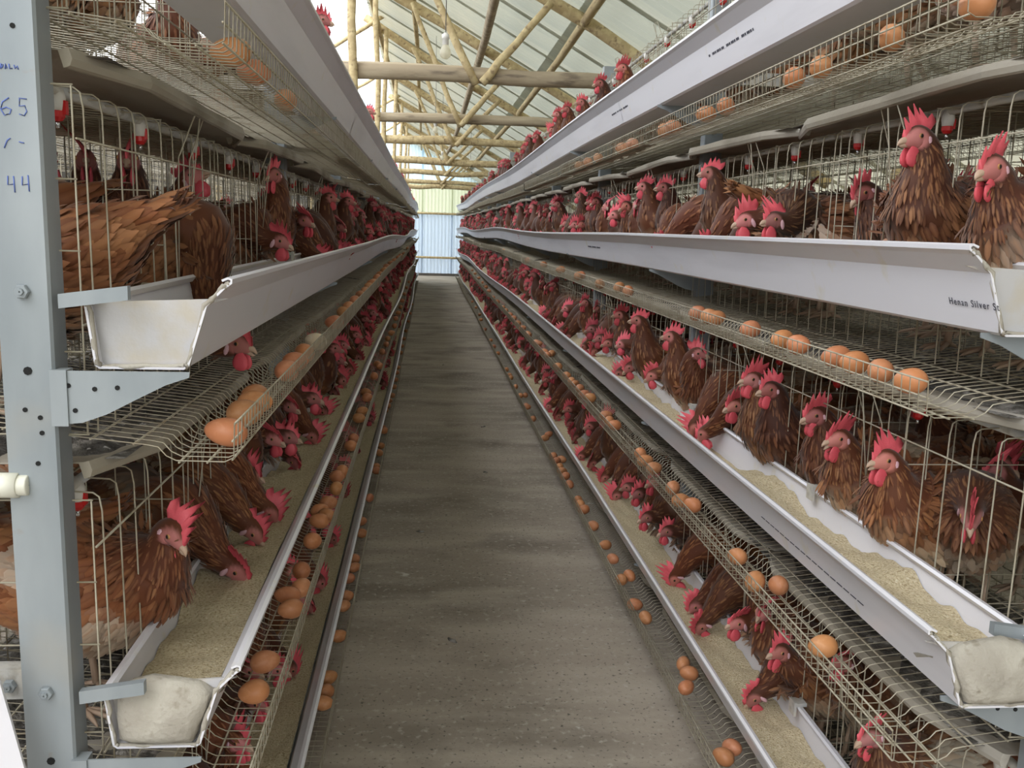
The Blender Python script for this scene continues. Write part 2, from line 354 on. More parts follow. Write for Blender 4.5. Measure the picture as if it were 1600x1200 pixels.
for s in 'LR':
    for t in (1, 2, 3, 4):
        for k in range(NSEC):
            du, dz = (0, 0) if k < 2 else wob(s, t, yof(k)+1)
            c = thing('wire_cage', '%s wire cage from the camera end, %s tier of the %s' % (nth(k), TIER[t], RK[s]), 'cage', (XLIP[s]+SG[s]*du*.5, yof(k)+.02, ZB[s, t]+dz*.6), 'wire cages of the '+RK[s])
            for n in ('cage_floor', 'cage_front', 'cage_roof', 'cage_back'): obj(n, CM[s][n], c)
            if t == 1 and k >= 1: obj('dust_crust', CRUST[s], c)['kind'] = 'stuff'
            for j in range(5 if k < 5 else 3): obj('cage_partition', CM[s]['cage_partition'], c, (0, .002+j*SEC/(5 if k < 5 else 3), 0))
        for k in range(4 if t < 4 else 2):   # the row of cages back to back with them
            o2 = 'L' if s == 'R' else 'R'
            c = thing('wire_cage', '%s wire cage of the back row in the %s tier of the %s' % (nth(k), TIER[t], RK[s]), 'cage', (WX(s, 1.27), yof(k)+.02, ZB[s, t]), 'back row cages of the '+RK[s])
            for n in ('cage_floor', 'cage_front'): obj(n, CM[o2][n], c)
            for j in range(5): obj('cage_partition', CM[o2]['cage_partition'], c, (0, .002+j*SEC/5, 0))

# ------------------------------------------------------------------ troughs, feed
OUT = [(.173, .082), (.166, .091), (.170, .0955), (.180, .093), (.182, .084), (.172, .004), (.166, -.0005), (.060, -.0005), (.053, .004), (.028, .083), (.004, .107), (-.0045, .113), (-.005, .119), (.001, .1215), (.009, .118)]
def inner(P, th=.003):
    P = np.array(P); T = np.gradient(P, axis=0); T /= np.linalg.norm(T, axis=1)[:, None]
    return P+th*np.stack([-T[:, 1], T[:, 0]], -1)*-1
INN = inner(OUT); PROF = list(OUT)+[tuple(p) for p in INN[::-1]]
# make sure the inner skin lies inside the channel
if INN[7][1] < OUT[7][1]: INN = inner(OUT, -.003); PROF = list(OUT)+[tuple(p) for p in INN[::-1]]
def trough_piece(s, t, ya, yb, n):
    yy = np.linspace(ya, yb, n); mb = MB(); m_ = len(PROF); V = []
    for y in yy:
        du, dz = wob(s, t, y); V += [(WX(s, u+du), y, ZB[s, t]+z+dz) for u, z in PROF]
    i = np.arange(n-1)[:, None]*m_; j = np.arange(m_)[None]; j2 = (j+1) % m_
    mb.add(V, [np.stack([i+j, i+j2, i+m_+j2, i+m_+j], -1).reshape(-1, 4)])
    h = m_//2
    for b in (0, (n-1)*m_):
        k = np.arange(h-1); mb.add(np.array(V), []) if False else None
        f = np.stack([b+k, b+k+1, b+m_-2-k, b+m_-1-k], -1)
        mb.ch.append((None, f, None, 0))
    return mb
CAPP = [tuple(p) for p in INN[4:11]]
FEEDW = {}
def feed_surface(s, t, ya, yb, n, heap):
    """mash lying on the trough floor, uneven along the trough"""
    m_ = 10; V = []; rg = np.random.default_rng(t+ord(s)); ph = rg.random(8)*6
    ysm = lambda a, b, x: (lambda q: q*q*(3-2*q))(min(1, max(0, (x-a)/(b-a))))
    yy = ya+(yb-ya)*np.linspace(0, 1, n)**1.6
    for y in yy:
        du, dz = wob(s, t, y)
        zt = heap*(1+.16*math.sin(y*4.3+ph[2])+.12*math.sin(y*11+ph[3]))
        if s == 'R' and t == 3: zt *= 1-.93*ysm(2.25, 2.5, y)*(1-ysm(2.95, 3.15, y))
        zb_ = zt*(.92+.16*math.sin(y*9+ph[0])+.13*math.sin(y*23+ph[1])+.1*math.sin(y*47+ph[5])+.06*math.sin(y*91)); zb_ = max(.0045, zb_); zt = max(.005, zt)
        u0 = .0615-.30*zt; u1 = .1685+.1*zb_
        for i in range(m_):
            f = i/(m_-1); u = u0+(u1-u0)*f
            z = .003+zt*(1-f)+zb_*f+.0035*math.sin(u*70+y*19+ph[4])*math.sin(f*PI)*min(1, zt/.02)+.001*math.sin(y*61+u*130)
            V.append((WX(s, u+du), y, ZB[s, t]+z+dz))
    i = np.arange(n-1)[:, None]*m_; j = np.arange(m_-1)[None]
    mb = MB(); mb.add(V, np.stack([i+j, i+j+1, i+m_+j+1, i+m_+j], -1).reshape(-1, 4)); return mb
mbc = {}
for s in 'LR':
    g = SG[s]
    for t in (1, 2, 3, 4):
        ya0 = Y0+.012 if s == 'L' else Y0-.05
        tr = thing('feed_trough', 'long white plastic feed trough of the %s tier, %s' % (TIER[t], RK[s]), 'trough', (0, 0, 0), 'feed troughs')
        ylist = [ya0]+[Y0+.6+SEC*k for k in range(1, NSEC)]+[YEND-.02]
        for a, b in zip(ylist[:-1], ylist[1:]):
            p = trough_piece(s, t, a, b-.004, 9).build('trough_section', M['plastic'], tr, smooth=False)
            if a == ya0: first = p
        for y in ylist[1:-1]:
            du, dz = wob(s, t, y); mb = MB()
            pts = [(u+(-.0025 if i in (8, 9, 10) else 0)+(.002 if i in (4, 5) else 0), z-(.002 if i in (6, 7, 8) else 0)) for i, (u, z) in enumerate(OUT[3:13])]
            V = [(WX(s, u+du), y+e, ZB[s, t]+z+dz) for e in (-.03, .03) for u, z in [(a-.0012 if a < .06 else a+.0012, b) for a, b in OUT[4:12]]]
            n_ = 8; i = np.arange(n_-1); mb.add(V, np.stack([i, i+1, i+n_+1, i+n_], -1)); mb.build('joint_sleeve', M['plastic'], tr, smooth=False)
        # clips on the back edge
        mb = MB(); box(mb, -.0, .024, -.016, .016, -.004, .004); box(mb, -.006, 0, -.016, .016, -.028, .006); cm = mb.mesh('trough_clip', M['dusty'], False)
        yy = Y0+.75
        while yy < 12:
            du, dz = wob(s, t, yy); o = obj('trough_clip', cm, tr, (WX(s, .164+du), yy, ZB[s, t]+.099+dz)); o.scale.x = g; yy += .975
        # end clip plate
        mb = MB(); V = np.array([(x, y, z) for x in (0, .085) for y in (0, .012) for z in (-.009, .009)]); V[4:, 2] += .012
        mb.add(V, np.array([(0, 1, 3, 2), (4, 6, 7, 5), (0, 4, 5, 1), (2, 3, 7, 6), (0, 2, 6, 4), (1, 5, 7, 3)]))
        o = mb.build('end_clip', M['galv'], tr, (WX(s, .205), Y0-.01, ZB[s, t]+.088), smooth=False); o.scale.x = -g
        # end cap
        mb = MB(); pc = [(u, min(z, .092)) for u, z in CAPP]
        prism(mb, pc, lambda a, b, y: (WX(s, a), y, ZB[s, t]+b), ya0+.022, ya0+.026); mb.build('end_cap', M['cap'], tr, smooth=False)
        if t in (2, 3):   # dried feed along the cut end
            rgc = np.random.default_rng(t); q = np.array([p for p in INN[4:12]]); q = np.concatenate([np.linspace(q[i], q[i+1], 7)[:-1] for i in range(len(q)-1)]); mb = MB()
            tube(mb, [(WX(s, u+rgc.normal(0, .0008)), ya0+.003+rgc.normal(0, .002), ZB[s, t]+z+rgc.normal(0, .0008)) for u, z in q], .0022+.0022*rgc.random(len(q)), 6)
            mb.build('feed_crust', M['cake'], tr)['kind'] = 'stuff'
        f = feed_surface(s, t, ya0+.027, YEND-.05, 700, {1: .03, 2: .03, 3: .046, 4: .038}[t]).build('feed_mash', M['feed'])
        tag(f, 'ground feed mash in the %s trough of the %s' % (TIER[t], RK[s]), 'feed', None, 'stuff')
        if s == 'R' and t in (1, 2):
            fc = bpy.data.curves.new('lettering', 'FONT'); fc.body = 'Henan Silver St'; fc.size = .0145; fc.space_character = 1.3; fc.extrude = .0002
            to = bpy.data.objects.new('lettering', fc); COL.objects.link(to); dg = bpy.context.evaluated_depsgraph_get()
            me = bpy.data.meshes.new_from_object(to.evaluated_get(dg)); bpy.data.objects.remove(to)
            me.materials.clear(); me.materials.append(M['ink'])
            if t == 2:
                lo = obj('printed_lettering', me, first)
                ex = Vector((0, -1, 0)); e2 = Vector((.053-.028, 0, .004-.083)); e2 = -e2.normalized(); ez = ex.cross(e2)
                mm = Matrix((ex, e2, ez)).transposed().to_4x4(); mm.translation = (WX(s, .0425)-.0007, 1.2825, ZB[s, t]+.0345); lo.matrix_local = mm
            # the long rows of tiny unreadable print are dashes
            mb = MB(); y = 1.75 if t == 2 else 2.62
            for (y, ln) in ((2.55, .34), (3.9, .3)) if t == 1 else ((4.35, .3),):
                k = 0
                while k*.013 < ln:
                    box(mb, -.0003, .0003, y-ln+k*.013, y-ln+k*.013+.006+.003*(k % 3), -.003, .003) if k % 9 != 7 else None; k += 1
            o = mb.build('printed_dashes', M['ink'], first, (WX(s, .0375)-.0007, 0, ZB[s, t]+.053), smooth=False); o.rotation_euler = (0, R(-17.5), 0); o['kind'] = 'stuff'
        if s == 'R' and t == 3:
            mb = MB(); k = 0; y = 1.45
            while y < 1.95:
                box(mb, -.0003, .0003, y, y+.022, -.0008, .0008); y += .028
            o = mb.build('printed_dashes', M['ink'], first, (WX(s, .0425)-.0007, 0, ZB[s, t]+.037), smooth=False); o['kind'] = 'stuff'
# caked feed closing the third-tier trough ends
for s in 'LR':
    t = 3; ya = (Y0+.012 if s == 'L' else Y0-.05); mb = MB(); rg = np.random.default_rng(3)
    P = [(.062, .006), (.085, .004), (.115, .004), (.150, .006), (.164, .012), (.167, .045), (.168, .078), (.15, .092), (.12, .098), (.09, .095), (.055, .088), (.036, .078), (.044, .055), (.053, .03)]
    c = np.array((.112, .045)); V = []; lay = [(-.010, .0), (-.011, .3), (-.0105, .55), (-.008, .78), (-.002, .94), (.012, 1.0), (.05, .98), (.11, .95)]
    n_ = len(P)
    for li, (dy, sc) in enumerate(lay):
        for i, p in enumerate(P):
            q = c+(np.array(p)-c)*sc; zt = q[1]*(1 if li < 6 else 1-.3*(li-5))
            w = rg.normal(0, .0011 if li else 0, 3); V.append((WX(s, q[0]+w[0]), ya+dy+w[1]+.35*max(0, zt-.055), ZB[s, t]+zt+w[2]*.6))
    i = np.arange(len(lay)-1)[:, None]*n_; j = np.arange(n_)[None]; j2 = (j+1) % n_
    mb.add(V, [np.stack([i+j, i+j2, i+n_+j2, i+n_+j], -1).reshape(-1, 4)])
    o = mb.build('feed_cake', M['cake'])
    tag(o, 'hardened pale feed cake plugging the third trough end of the %s' % RK[s], 'feed cake')

# ------------------------------------------------------------------ manure boards
BL = SEC/2
def board_mesh(s, seed):
    g = SG[s]; mb = MB(); P = [(.150, -.006), (.146, -.004), (.143, .004), (.147, .018), (.155, .017), (.62, .012), (.62, .008), (.16, .013), (.154, -.006)]
    n = 7; V = []; rg = np.random.default_rng(seed)
    for k in range(n):
        y = (BL+.05)*k/(n-1)
        cut = .05 if k in (0, n-1) else 0
        V += [(g*(u+(cut if u < .2 else 0)), y, z+rg.normal(0, .0012)) for u, z in P]
    m_ = len(P); i = np.arange(n-1)[:, None]*m_; j = np.arange(m_)[None]; j2 = (j+1) % m_
    mb.add(V, [np.stack([i+j, i+j2, i+m_+j2, i+m_+j], -1).reshape(-1, 4), np.arange(m_)[None], (np.arange(m_)+(n-1)*m_)[None]])
    return mb.mesh('manure_board', M['board'], False)
def manure_mesh(s, seed):
    g = SG[s]; rg = np.random.default_rng(seed); ny, nu = 40, 20; V = []
    for a in range(ny):
        for b in range(nu):
            u = .16+.45*b/(nu-1); y = .03+(BL-.02)*a/(ny-1); e = min(1, b/4)*min(1, (nu-1-b)/2)*min(1, a/2)*min(1, (ny-1-a)/2)
            V.append((g*u, y, .014+e*max(0, .012+.010*math.sin(u*37+seed)*math.sin(y*23)+rg.normal(0, .006))))
    i = np.arange(ny-1)[:, None]*nu; j = np.arange(nu-1)[None]; mb = MB()
    mb.add(V, np.stack([i+j, i+j+1, i+nu+j+1, i+nu+j], -1).reshape(-1, 4)); return mb.mesh('manure', M['manure'])
for s in 'LR':
    bms = [board_mesh(s, k) for k in range(3)]; mms = [manure_mesh(s, 10+k) for k in range(3)]
    rg = np.random.default_rng(9)
    for t in (1, 2, 3, 4):
        for k in range(NSEC*2):
            y = Y0+.045+k*BL; dz = -.150-(.012 if s == 'R' and t == 1 else 0)-(.012 if k % 2 else 0)
            if t == 4: dz = -.165
            b = obj('manure_board', bms[k % 3], None, (XLIP[s], y, ZB[s, t]+dz)); b.rotation_euler = (R((-.7, .8)[k % 2]+rg.normal(0, .2)) if t < 4 else 0, 0, 0)
            tag(b, '%s droppings board from the camera end, %s tier of the %s' % (nth(k), TIER[t], RK[s]), 'board', 'droppings boards of the '+RK[s])
            if k < 14: tag(obj('manure', mms[(k+t) % 3], b), kind='stuff')
# ------------------------------------------------------------------ water lines with nipple drinkers
def nip():
    w = MB(); lathe(w, [(.001, .014), (.009, .012), (.0115, .004), (.0115, -.004), (.0098, -.015), (.001, -.015)], 12)
    r = MB(); lathe(r, [(.001, -.013), (.0085, -.013), (.010, -.016), (.010, -.023), (.006, -.028), (.001, -.029)], 12); box(r, .004, .013, -.005, .005, -.02, -.002)
    p = MB(); lathe(p, [(.0001, -.028), (.0028, -.028), (.0028, -.037), (.0001, -.038)], 8)
    return w.mesh('saddle', M['white']), r.mesh('cup', M['red'], False), p.mesh('pin', M['steel'])
NW, NR, NP = nip()
for s in 'LR':
    for t in (1, 2, 3, 4):
        wl = thing('water_line', 'drinking line with red nipples in the %s tier of the %s' % (TIER[t], RK[s]), 'water pipe', (WX(s, .235), 0, ZB[s, t]+.346), 'drinking lines')
        mb = MB(); tube(mb, [(0, Y0+.03, .012), (0, YEND, .012)], .008, 8); mb.build('pipe', M['dusty'], wl)
        for k in range(20):
            n_ = obj('nipple_drinker', NW, wl, (0, Y0+.10+k*.36, 0)); obj('cup', NR, n_); obj('pin', NP, n_)
# white pipe stub and plastic strip beside the marked post
w = thing('pipe_stub', 'short white pipe end sticking out beside the marked steel post', 'pipe', (-.528, 1.205, 1.108))
mb = MB(); lathe(mb, [(.001, .02), (.0125, .02), (.0135, .018), (.0135, -.4), (.001, -.4)], 14, axis=0); mb.build('pipe', M['pvc'], w)
mb = MB(); lathe(mb, [(.013, .008), (.0165, .008), (.0165, -.03), (.013, -.03)], 14, axis=0); mb.build('collar', M['pvc'], w)
mb = MB(); prism(mb, [(0, 0), (.05, 0), (.05, .003), (.047, .003), (.047, .01), (.044, .01), (.044, .003), (0, .003)], lambda a, b, d: (a, b, d), 0, .5)
o = mb.build('plastic_strip', M['plastic'], None, (-.49, 1.14, .40), smooth=False); o.rotation_euler = (0, R(-11), 0)
tag(o, 'white plastic strip leaning beside the foot of the marked post', 'strip')
# ------------------------------------------------------------------ hens
def nrm(v): v = np.asarray(v, float); return v/(np.linalg.norm(v)+1e-9)
def catmull(P, n):
    P = np.asarray(P, float); k = len(P); t = np.linspace(0, k-1, n); i = np.clip(t.astype(int), 0, k-2); f = (t-i)[:, None]
    g = lambda j: P[np.clip(j, 0, k-1)]
    a, b, c, d = g(i-1), g(i), g(i+1), g(i+2)
    return .5*(2*b+(c-a)*f+(2*a-5*b+4*c-d)*f**2+(3*b-a-3*c+d)*f**3)
NECK, BACK, CREAM, TAN = np.array((.125, .034, .012)), np.array((.215, .066, .021)), np.array((.60, .49, .37)), np.array((.36, .16, .065))
COMB, FACE, WATT, LOBE, BEAK, LEG = (.68, .105, .13), (.52, .19, .17), (.64, .09, .115), (.62, .38, .43), (.46, .32, .23), (.46, .33, .24)
def hen_geo(head, d, kind='up', seed=0, lod=0, nf=1000, openb=0., flop=0., ruffle=0., dark=0., twist=0.):
    """chunks for one hen standing at the origin and facing +x; head is the middle of the skull, d its beak direction"""
    rg = np.random.default_rng(seed); head = np.array(head, float); d = nrm(d)
    out = {}
    l = nrm(np.cross((0, 0, 1), d)) if abs(d[2]) < .97 else np.array((0, 1., 0))
    l = nrm(l*math.cos(twist)+np.cross(d, l)*math.sin(twist)); w = np.cross(d, l)
    nb = np.array((.105, 0, .245)); ln = np.linalg.norm(head-nb)
    # body stations: position, half width, half height
    body = [((-.262, 0, .305), .010, .006), ((-.245, 0, .297), .030, .014), ((-.205, 0, .278), .044, .034), ((-.165, 0, .252), .064, .060), ((-.10, 0, .217), .084, .086),
            ((-.03, 0, .203), .094, .098), ((.035, 0, .207), .088, .096), ((.082, 0, .228), .070, .080)]
    back = head-d*.016-w*.004
    if kind == 'feed': nd = nrm(d*1.0+np.array((.25, 0, -.1)))
    elif kind == 'low': nd = nrm(d*.9+np.array((.3, 0, .25)))
    else: nd = nrm(d*.28+np.array((0, 0, 1.)))
    P0, P3 = nb, back-nd*.012; P1 = P0+nrm((.75, 0, .65) if kind != 'feed' else (.9, 0, .3))*ln*.38; P2 = P3-nd*ln*.36
    tt = np.linspace(0, 1, 7)[1:]
    nk = [(((1-x)**3*P0+3*(1-x)**2*x*P1+3*(1-x)*x*x*P2+x**3*P3), .057*(1-x)**1.2+.0235, .060*(1-x)**1.2+.026) for x in tt]
    hd = [(head-d*.004+w*.001, .0185, .0225), (head+d*.008, .0165, .0195), (head+d*.018-w*.002, .0115, .0135), (head+d*.0265-w*.004, .007, .008), (head+d*.029-w*.004, .002, .002)]
    st = body+nk+hd; nst = len(st); nbd = len(body)
    res = {0: (76, 24), 1: (44, 14), 2: (26, 9)}[lod]
    A = catmull([s_[0] for s_ in st], res[0]); WH = np.maximum(catmull([(s_[1], s_[2], 0) for s_ in st], res[0]), .0015)
    tpar = np.linspace(0, nst-1, res[0])
    T = np.gradient(A, axis=0); T /= np.linalg.norm(T, axis=1)[:, None]
    # lateral axis: y on the body, the head's own at the head
    f = np.clip((tpar-nbd)/6, 0, 1)[:, None]; Lt = (1-f)*np.array((0, 1., 0))+f*l
    Lt -= (Lt*T).sum(1)[:, None]*T; Lt /= np.linalg.norm(Lt, axis=1)[:, None]+1e-9
    Up = np.cross(T, Lt)
    a = np.arange(res[1])*2*PI/res[1]; ca, sa = np.cos(a), np.sin(a)
    isneck = np.clip((tpar-nbd+1)/2, 0, 1)
    S = A[:, None]+Lt[:, None]*(WH[:, 0, None]*ca)[..., None]+Up[:, None]*(WH[:, 1, None]*sa)[..., None]
    k, n = res; i = np.arange(k-1)[:, None]*n; j = np.arange(n)[None]; j2 = (j+1) % n
    F = np.stack([i+j, i+j2, i+n+j2, i+n+j], -1).reshape(-1, 4)
    ph = rg.random(8)*6.28; wb = rg.random()**.7
    def zone(p, tp):
        """plumage colour at a point with spine parameter tp"""
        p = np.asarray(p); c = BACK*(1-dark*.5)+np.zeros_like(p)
        nkf = np.clip((tp-nbd+.6)/1.6, 0, 1)[:, None]
        blot = np.sin(p[:, 0]*34+ph[0]+np.sin(p[:, 2]*41+ph[1]))*np.sin(p[:, 2]*47+ph[2])*np.cos(p[:, 1]*29+ph[3])
        c = c+(TAN-c)*np.clip(blot*1.6-.1, 0, .75)[:, None]
        low = np.clip((.215-p[:, 2])/.07, 0, 1)[:, None]*np.clip(1.1-nkf, 0, 1)
        c = c+(TAN*1.15-c)*low*.75
        belly = np.clip((.165+.075*wb*(p[:, 0] > .0)-p[:, 2])/.045, 0, 1)*np.clip(blot+.85, 0, 1); c = c+(CREAM-c)*(belly*.85*(1-nkf[:, 0]))[:, None]
        patch = np.clip((np.sin(p[:, 0]*21+ph[4])*np.sin(p[:, 2]*26+ph[5])+np.sin(p[:, 1]*33+ph[6])*.45-.55)*3.2, 0, 1)
        c = c+(CREAM-c)*(patch*.8*(1-nkf[:, 0]*.85))[:, None]
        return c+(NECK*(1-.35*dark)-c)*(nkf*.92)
    tp = np.repeat(tpar, n); V = S.reshape(-1, 3); C = zone(V, tp)
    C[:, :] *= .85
    eyes = [head+d*.0045+l*sg*.017+w*.004 for sg in (1, -1)]
    fr = np.clip((tp-(nst-6.2))/.8, 0, 1)
    dist = np.minimum(*[np.linalg.norm(V-(e+d*.004-w*.004), axis=1) for e in eyes]); face = np.clip((.0225-dist)/.006, 0, 1)*fr
    face = np.maximum(face, np.clip((tp-(nst-3.4))/.5, 0, 1))
    C = C+(np.array(FACE)-C)*face[:, None]
    b = MB(); b.add(V, [F, np.arange(n)[None, ::-1]], C); out['body'] = b
    # feathers
    if nf:
        q = rg.random(nf*3); per = (WH[:, 0]+WH[:, 1]); cdf = np.cumsum(per[:-1]*np.linalg.norm(np.diff(A, axis=0), axis=1)**.85); cdf /= cdf[-1]
        ri = np.searchsorted(cdf, q); keep = tpar[ri] < nst-5.6; ri = ri[keep][:nf]; m_ = len(ri)
        fa = rg.random(m_)*2*PI; fb = rg.random(m_)[:, None]
        ctr = A[ri]*(1-fb)+A[ri+1]*fb; wh = WH[ri]*(1-fb)+WH[ri+1]*fb; up_, lt_, t_ = Up[ri], Lt[ri], T[ri]
        p = ctr+lt_*(wh[:, :1]*np.cos(fa)[:, None])+up_*(wh[:, 1:2]*np.sin(fa)[:, None])
        r2 = np.minimum(ri+1, len(A)-1); r1 = np.maximum(ri-1, 0); at = lambda r_: A[r_]+Lt[r_]*(WH[r_, :1]*np.cos(fa)[:, None])+Up[r_]*(WH[r_, 1:2]*np.sin(fa)[:, None])
        ta = at(r2)-at(r1); ta /= np.linalg.norm(ta, axis=1)[:, None]
        tc = -lt_*(wh[:, :1]*np.sin(fa)[:, None])+up_*(wh[:, 1:2]*np.cos(fa)[:, None]); nn = np.cross(tc, ta); nn /= np.linalg.norm(nn, axis=1)[:, None]
        flip = ((p-ctr)*nn).sum(1) < 0; nn[flip] *= -1
        tpf = tpar[ri]; nkf = np.clip((tpf-nbd+.6)/1.6, 0, 1)
        tail = np.clip((2.4-tpf)/1.5, 0, 1)
        side = (np.abs(np.cos(fa)) > .6)*(tpf > 2)*(tpf < 6.5)*(p[:, 2] > .17)
        dirv = -ta+nn*(.05+.12*rg.random(m_)+ruffle*rg.random(m_))[:, None]+rg.normal(0, .10, (m_, 3))+np.array((0, 0, -.14))*(1-tail)[:, None]
        dirv /= np.linalg.norm(dirv, axis=1)[:, None]
        sd = np.cross(nn, dirv); sd /= np.linalg.norm(sd, axis=1)[:, None]; nn = np.cross(dirv, sd)
        hf = np.clip((tpf-nbd)/6, 0, 1)
        Ln = (.032+.012*rg.random(m_))*(1-nkf)+(.036-.014*hf)*nkf+.03*tail+.018*side; Wd = (.0120+.005*rg.random(m_))*(1-nkf)+(.0072-.003*hf)*nkf+.003*side
        sc_ = math.sqrt(1400/max(nf, 250)) if nf < 1400 else 1.; Wd = Wd*sc_**1.2
        Ln, Wd = Ln[:, None], Wd[:, None]
        rows = [p, p+dirv*Ln*.32+sd*Wd*.5-nn*.0, p+dirv*Ln*.34+nn*Wd*.14, p+dirv*Ln*.32-sd*Wd*.5, p+dirv*Ln*.74+sd*Wd*.42-nn*Ln*.03, p+dirv*Ln*.78+nn*(Wd*.10-Ln*.02), p+dirv*Ln*.74-sd*Wd*.42-nn*Ln*.03, p+dirv*Ln-nn*Ln*.07]
        V = np.stack(rows, 1).reshape(-1, 3)
        base = np.arange(m_)[:, None]*8
        Ft = (base[:, None]+np.array([(0, 1, 2), (0, 2, 3), (4, 7, 5), (5, 7, 6)])[None]).reshape(-1, 3)
        Fq = (base[:, None]+np.array([(1, 4, 5, 2), (2, 5, 6, 3)])[None]).reshape(-1, 4)
        c = zone(p, tpf)*(.82+.4*rg.random(m_))[:, None]
        lite = rg.random(m_) < (.10+.14*(1-nkf)); c = np.where(lite[:, None], c*.72+TAN*.42, c)
        sh = np.array((.46, .23, .10)); shaft = c+(sh-c)*(.16+.42*nkf*rg.random(m_)**2)[:, None]; dk = c*.72; tipc = c*1.18+.01  # dk: occlusion at the feather root, painted into the colour
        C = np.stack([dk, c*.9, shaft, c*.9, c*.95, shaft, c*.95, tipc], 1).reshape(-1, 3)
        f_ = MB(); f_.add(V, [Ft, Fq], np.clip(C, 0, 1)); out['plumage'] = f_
    # comb: serrated blade along the crown
    top = np.array([(.030, .006), (.027, .019), (.0225, .017), (.018, .037), (.012, .0255), (.006, .052), (-.0005, .032), (-.007, .058), (-.0135, .034), (-.0205, .052), (-.026, .031), (-.039, .038), (-.043, .026), (-.036, .016)])
    cs = .92+.30*rg.random(); top = top*np.array((1.0, cs))+rg.normal(0, .0012, top.shape)
    basec = np.stack([np.linspace(.027, -.024, len(top)), np.array([.004, .008, .011, .0135, .016, .0175, .0185, .019, .019, .0185, .0175, .0165, .015, .0135])-.004], 1)
    V = []; k = len(top)
    for sgn in (1, -1):
        for f_ in (0, .45, 1):
            for i_ in range(k):
                a_, b_ = basec[i_]*(1-f_)+top[i_]*f_; th = (.0042*(1-f_)+.0011*f_)*sgn+flop*max(0, b_-.018)**1.3*6+.0015*math.sin(i_*1.3+seed)*f_
                V.append(head+d*a_+w*b_+l*th)
    i_ = np.arange(k-1); Fs = []
    for h in (0, 1):
        o_ = h*3*k
        for r_ in (0, 1): Fs.append(np.stack([o_+r_*k+i_, o_+r_*k+i_+1, o_+(r_+1)*k+i_+1, o_+(r_+1)*k+i_], -1))
    Fs.append(np.stack([2*k+i_, 2*k+i_+1, 5*k+i_+1, 5*k+i_], -1)); Fs.append(np.array([(0, k, 4*k, 3*k), (k, 2*k, 5*k, 4*k), (k-1, 2*k-1, 5*k-1, 4*k-1), (2*k-1, 3*k-1, 6*k-1, 5*k-1)]))
    cv = np.array(COMB)*(np.tile(np.repeat([.82, 1, 1.06], k), 2))[:, None]; m_ = MB(); m_.add(V, Fs, cv); out['comb'] = m_
    def blob(c, ax, r3, col, nu=10, nv=7, drop=0):
        X, Y, Z = ax; V = []
        for b_ in range(nv):
            ph_ = PI*b_/(nv-1)
            for a_ in range(nu):
                t_ = 2*PI*a_/nu; z_ = math.cos(ph_); s_ = math.sin(ph_)*(1-drop*z_)
                V.append(np.array(c)+X*r3[0]*s_*math.cos(t_)+Y*r3[1]*s_*math.sin(t_)+Z*r3[2]*z_)
        i = np.arange(nv-1)[:, None]*nu; j = np.arange(nu)[None]; j2 = (j+1) % nu; m_ = MB(); m_.add(V, np.stack([i+j, i+j2, i+nu+j2, i+nu+j], -1).reshape(-1, 4), col); return m_
    g_ = nrm(-w*.65+np.array((0, 0, -.6)));
    hi = lod == 0
    for sg in (1, -1):
        X = nrm(d-g_*np.dot(d, g_)); Y = nrm(np.cross(g_, X))
        if lod < 2 or sg == 1:
            out.setdefault('wattle', []).append(blob(head+d*.0125-w*.012+l*sg*.0075+g_*.017, (X, Y, -g_), (.0165, .0042, .0185), WATT, 10 if hi else 7, 8 if hi else 5, .28))
        if lod == 0: out.setdefault('earlobe', []).append(blob(head-d*.0125+l*sg*.0185-w*.010, (nrm(d+w*.3), l, w), (.0062, .003, .0125), LOBE, 8, 6))
        if lod < 2:
            ee = blob(eyes[0 if sg == 1 else 1]-l*sg*.0006, (d, w, l*sg), (.0046, .0046, .0032), (.62, .30, .10), 10, 6)
            V = ee.ch[-1][0]; cc = np.array([(.5, .25, .09)]*len(V)); cc[:20] = (.012, .01, .01); ee.ch[-1] = (V, None, cc, 0); out.setdefault('eye', []).append(ee)
    bp = MB(); o_ = rg.random()*0
    bo = head+d*.024-w*.003
    up_ = [(bo-d*.006+w*.001, .0085), (bo+d*.003+w*.002, .0070), (bo+d*.009+w*.001, .0050), (bo+d*.0145-w*.002, .0027), (bo+d*.0175-w*.0052, .0006)]
    tube(bp, [x for x, _ in up_], [x for _, x in up_], 8 if hi else 6, True, np.array(BEAK))
    lw = nrm(d-w*openb); lo_ = [(bo-d*.005-w*.0045, .0062), (bo+lw*.004-w*.006, .0046), (bo+lw*.010-w*.0062, .0028), (bo+lw*.0142-w*.0058, .0007)]
    tube(bp, [x for x, _ in lo_], [x for _, x in lo_], 8 if hi else 5, True, np.array(BEAK)*.88); out['beak'] = bp
    if lod < 2:
        for sg in (1, -1):
            lg = MB(); y = sg*.042; x0 = -.012+rg.normal(0, .012); fx = x0+rg.normal(.0, .012)
            tube(lg, [(x0-.012, y, .145), (x0-.02, y, .098), (fx-.006, y, .05), (fx, y, .012)], [.021, .0095, .0064, .0072], 8 if hi else 6, True, np.array(LEG))
            for an, ll in ((-.5, .046), (0, .056), (.5, .046), (PI, .026)):
                c_, s_ = math.cos(an), math.sin(an); tube(lg, [(fx, y, .012), (fx+c_*ll*.55, y+s_*ll*.55, .0085), (fx+c_*ll*.9, y+s_*ll*.9, .0055), (fx+c_*ll*1.12, y+s_*ll*1.12, .0015)], [.0052, .0046, .0036, .0012], 6 if hi else 4, True, np.array(LEG)*.95)
            out.setdefault('leg', []).append(lg)
    return out
PM = {'body': 'feather', 'plumage': 'feather'}
def hen_meshes(geo):
    r = []
    for n, v in geo.items():
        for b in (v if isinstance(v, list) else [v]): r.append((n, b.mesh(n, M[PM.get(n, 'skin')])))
    return r
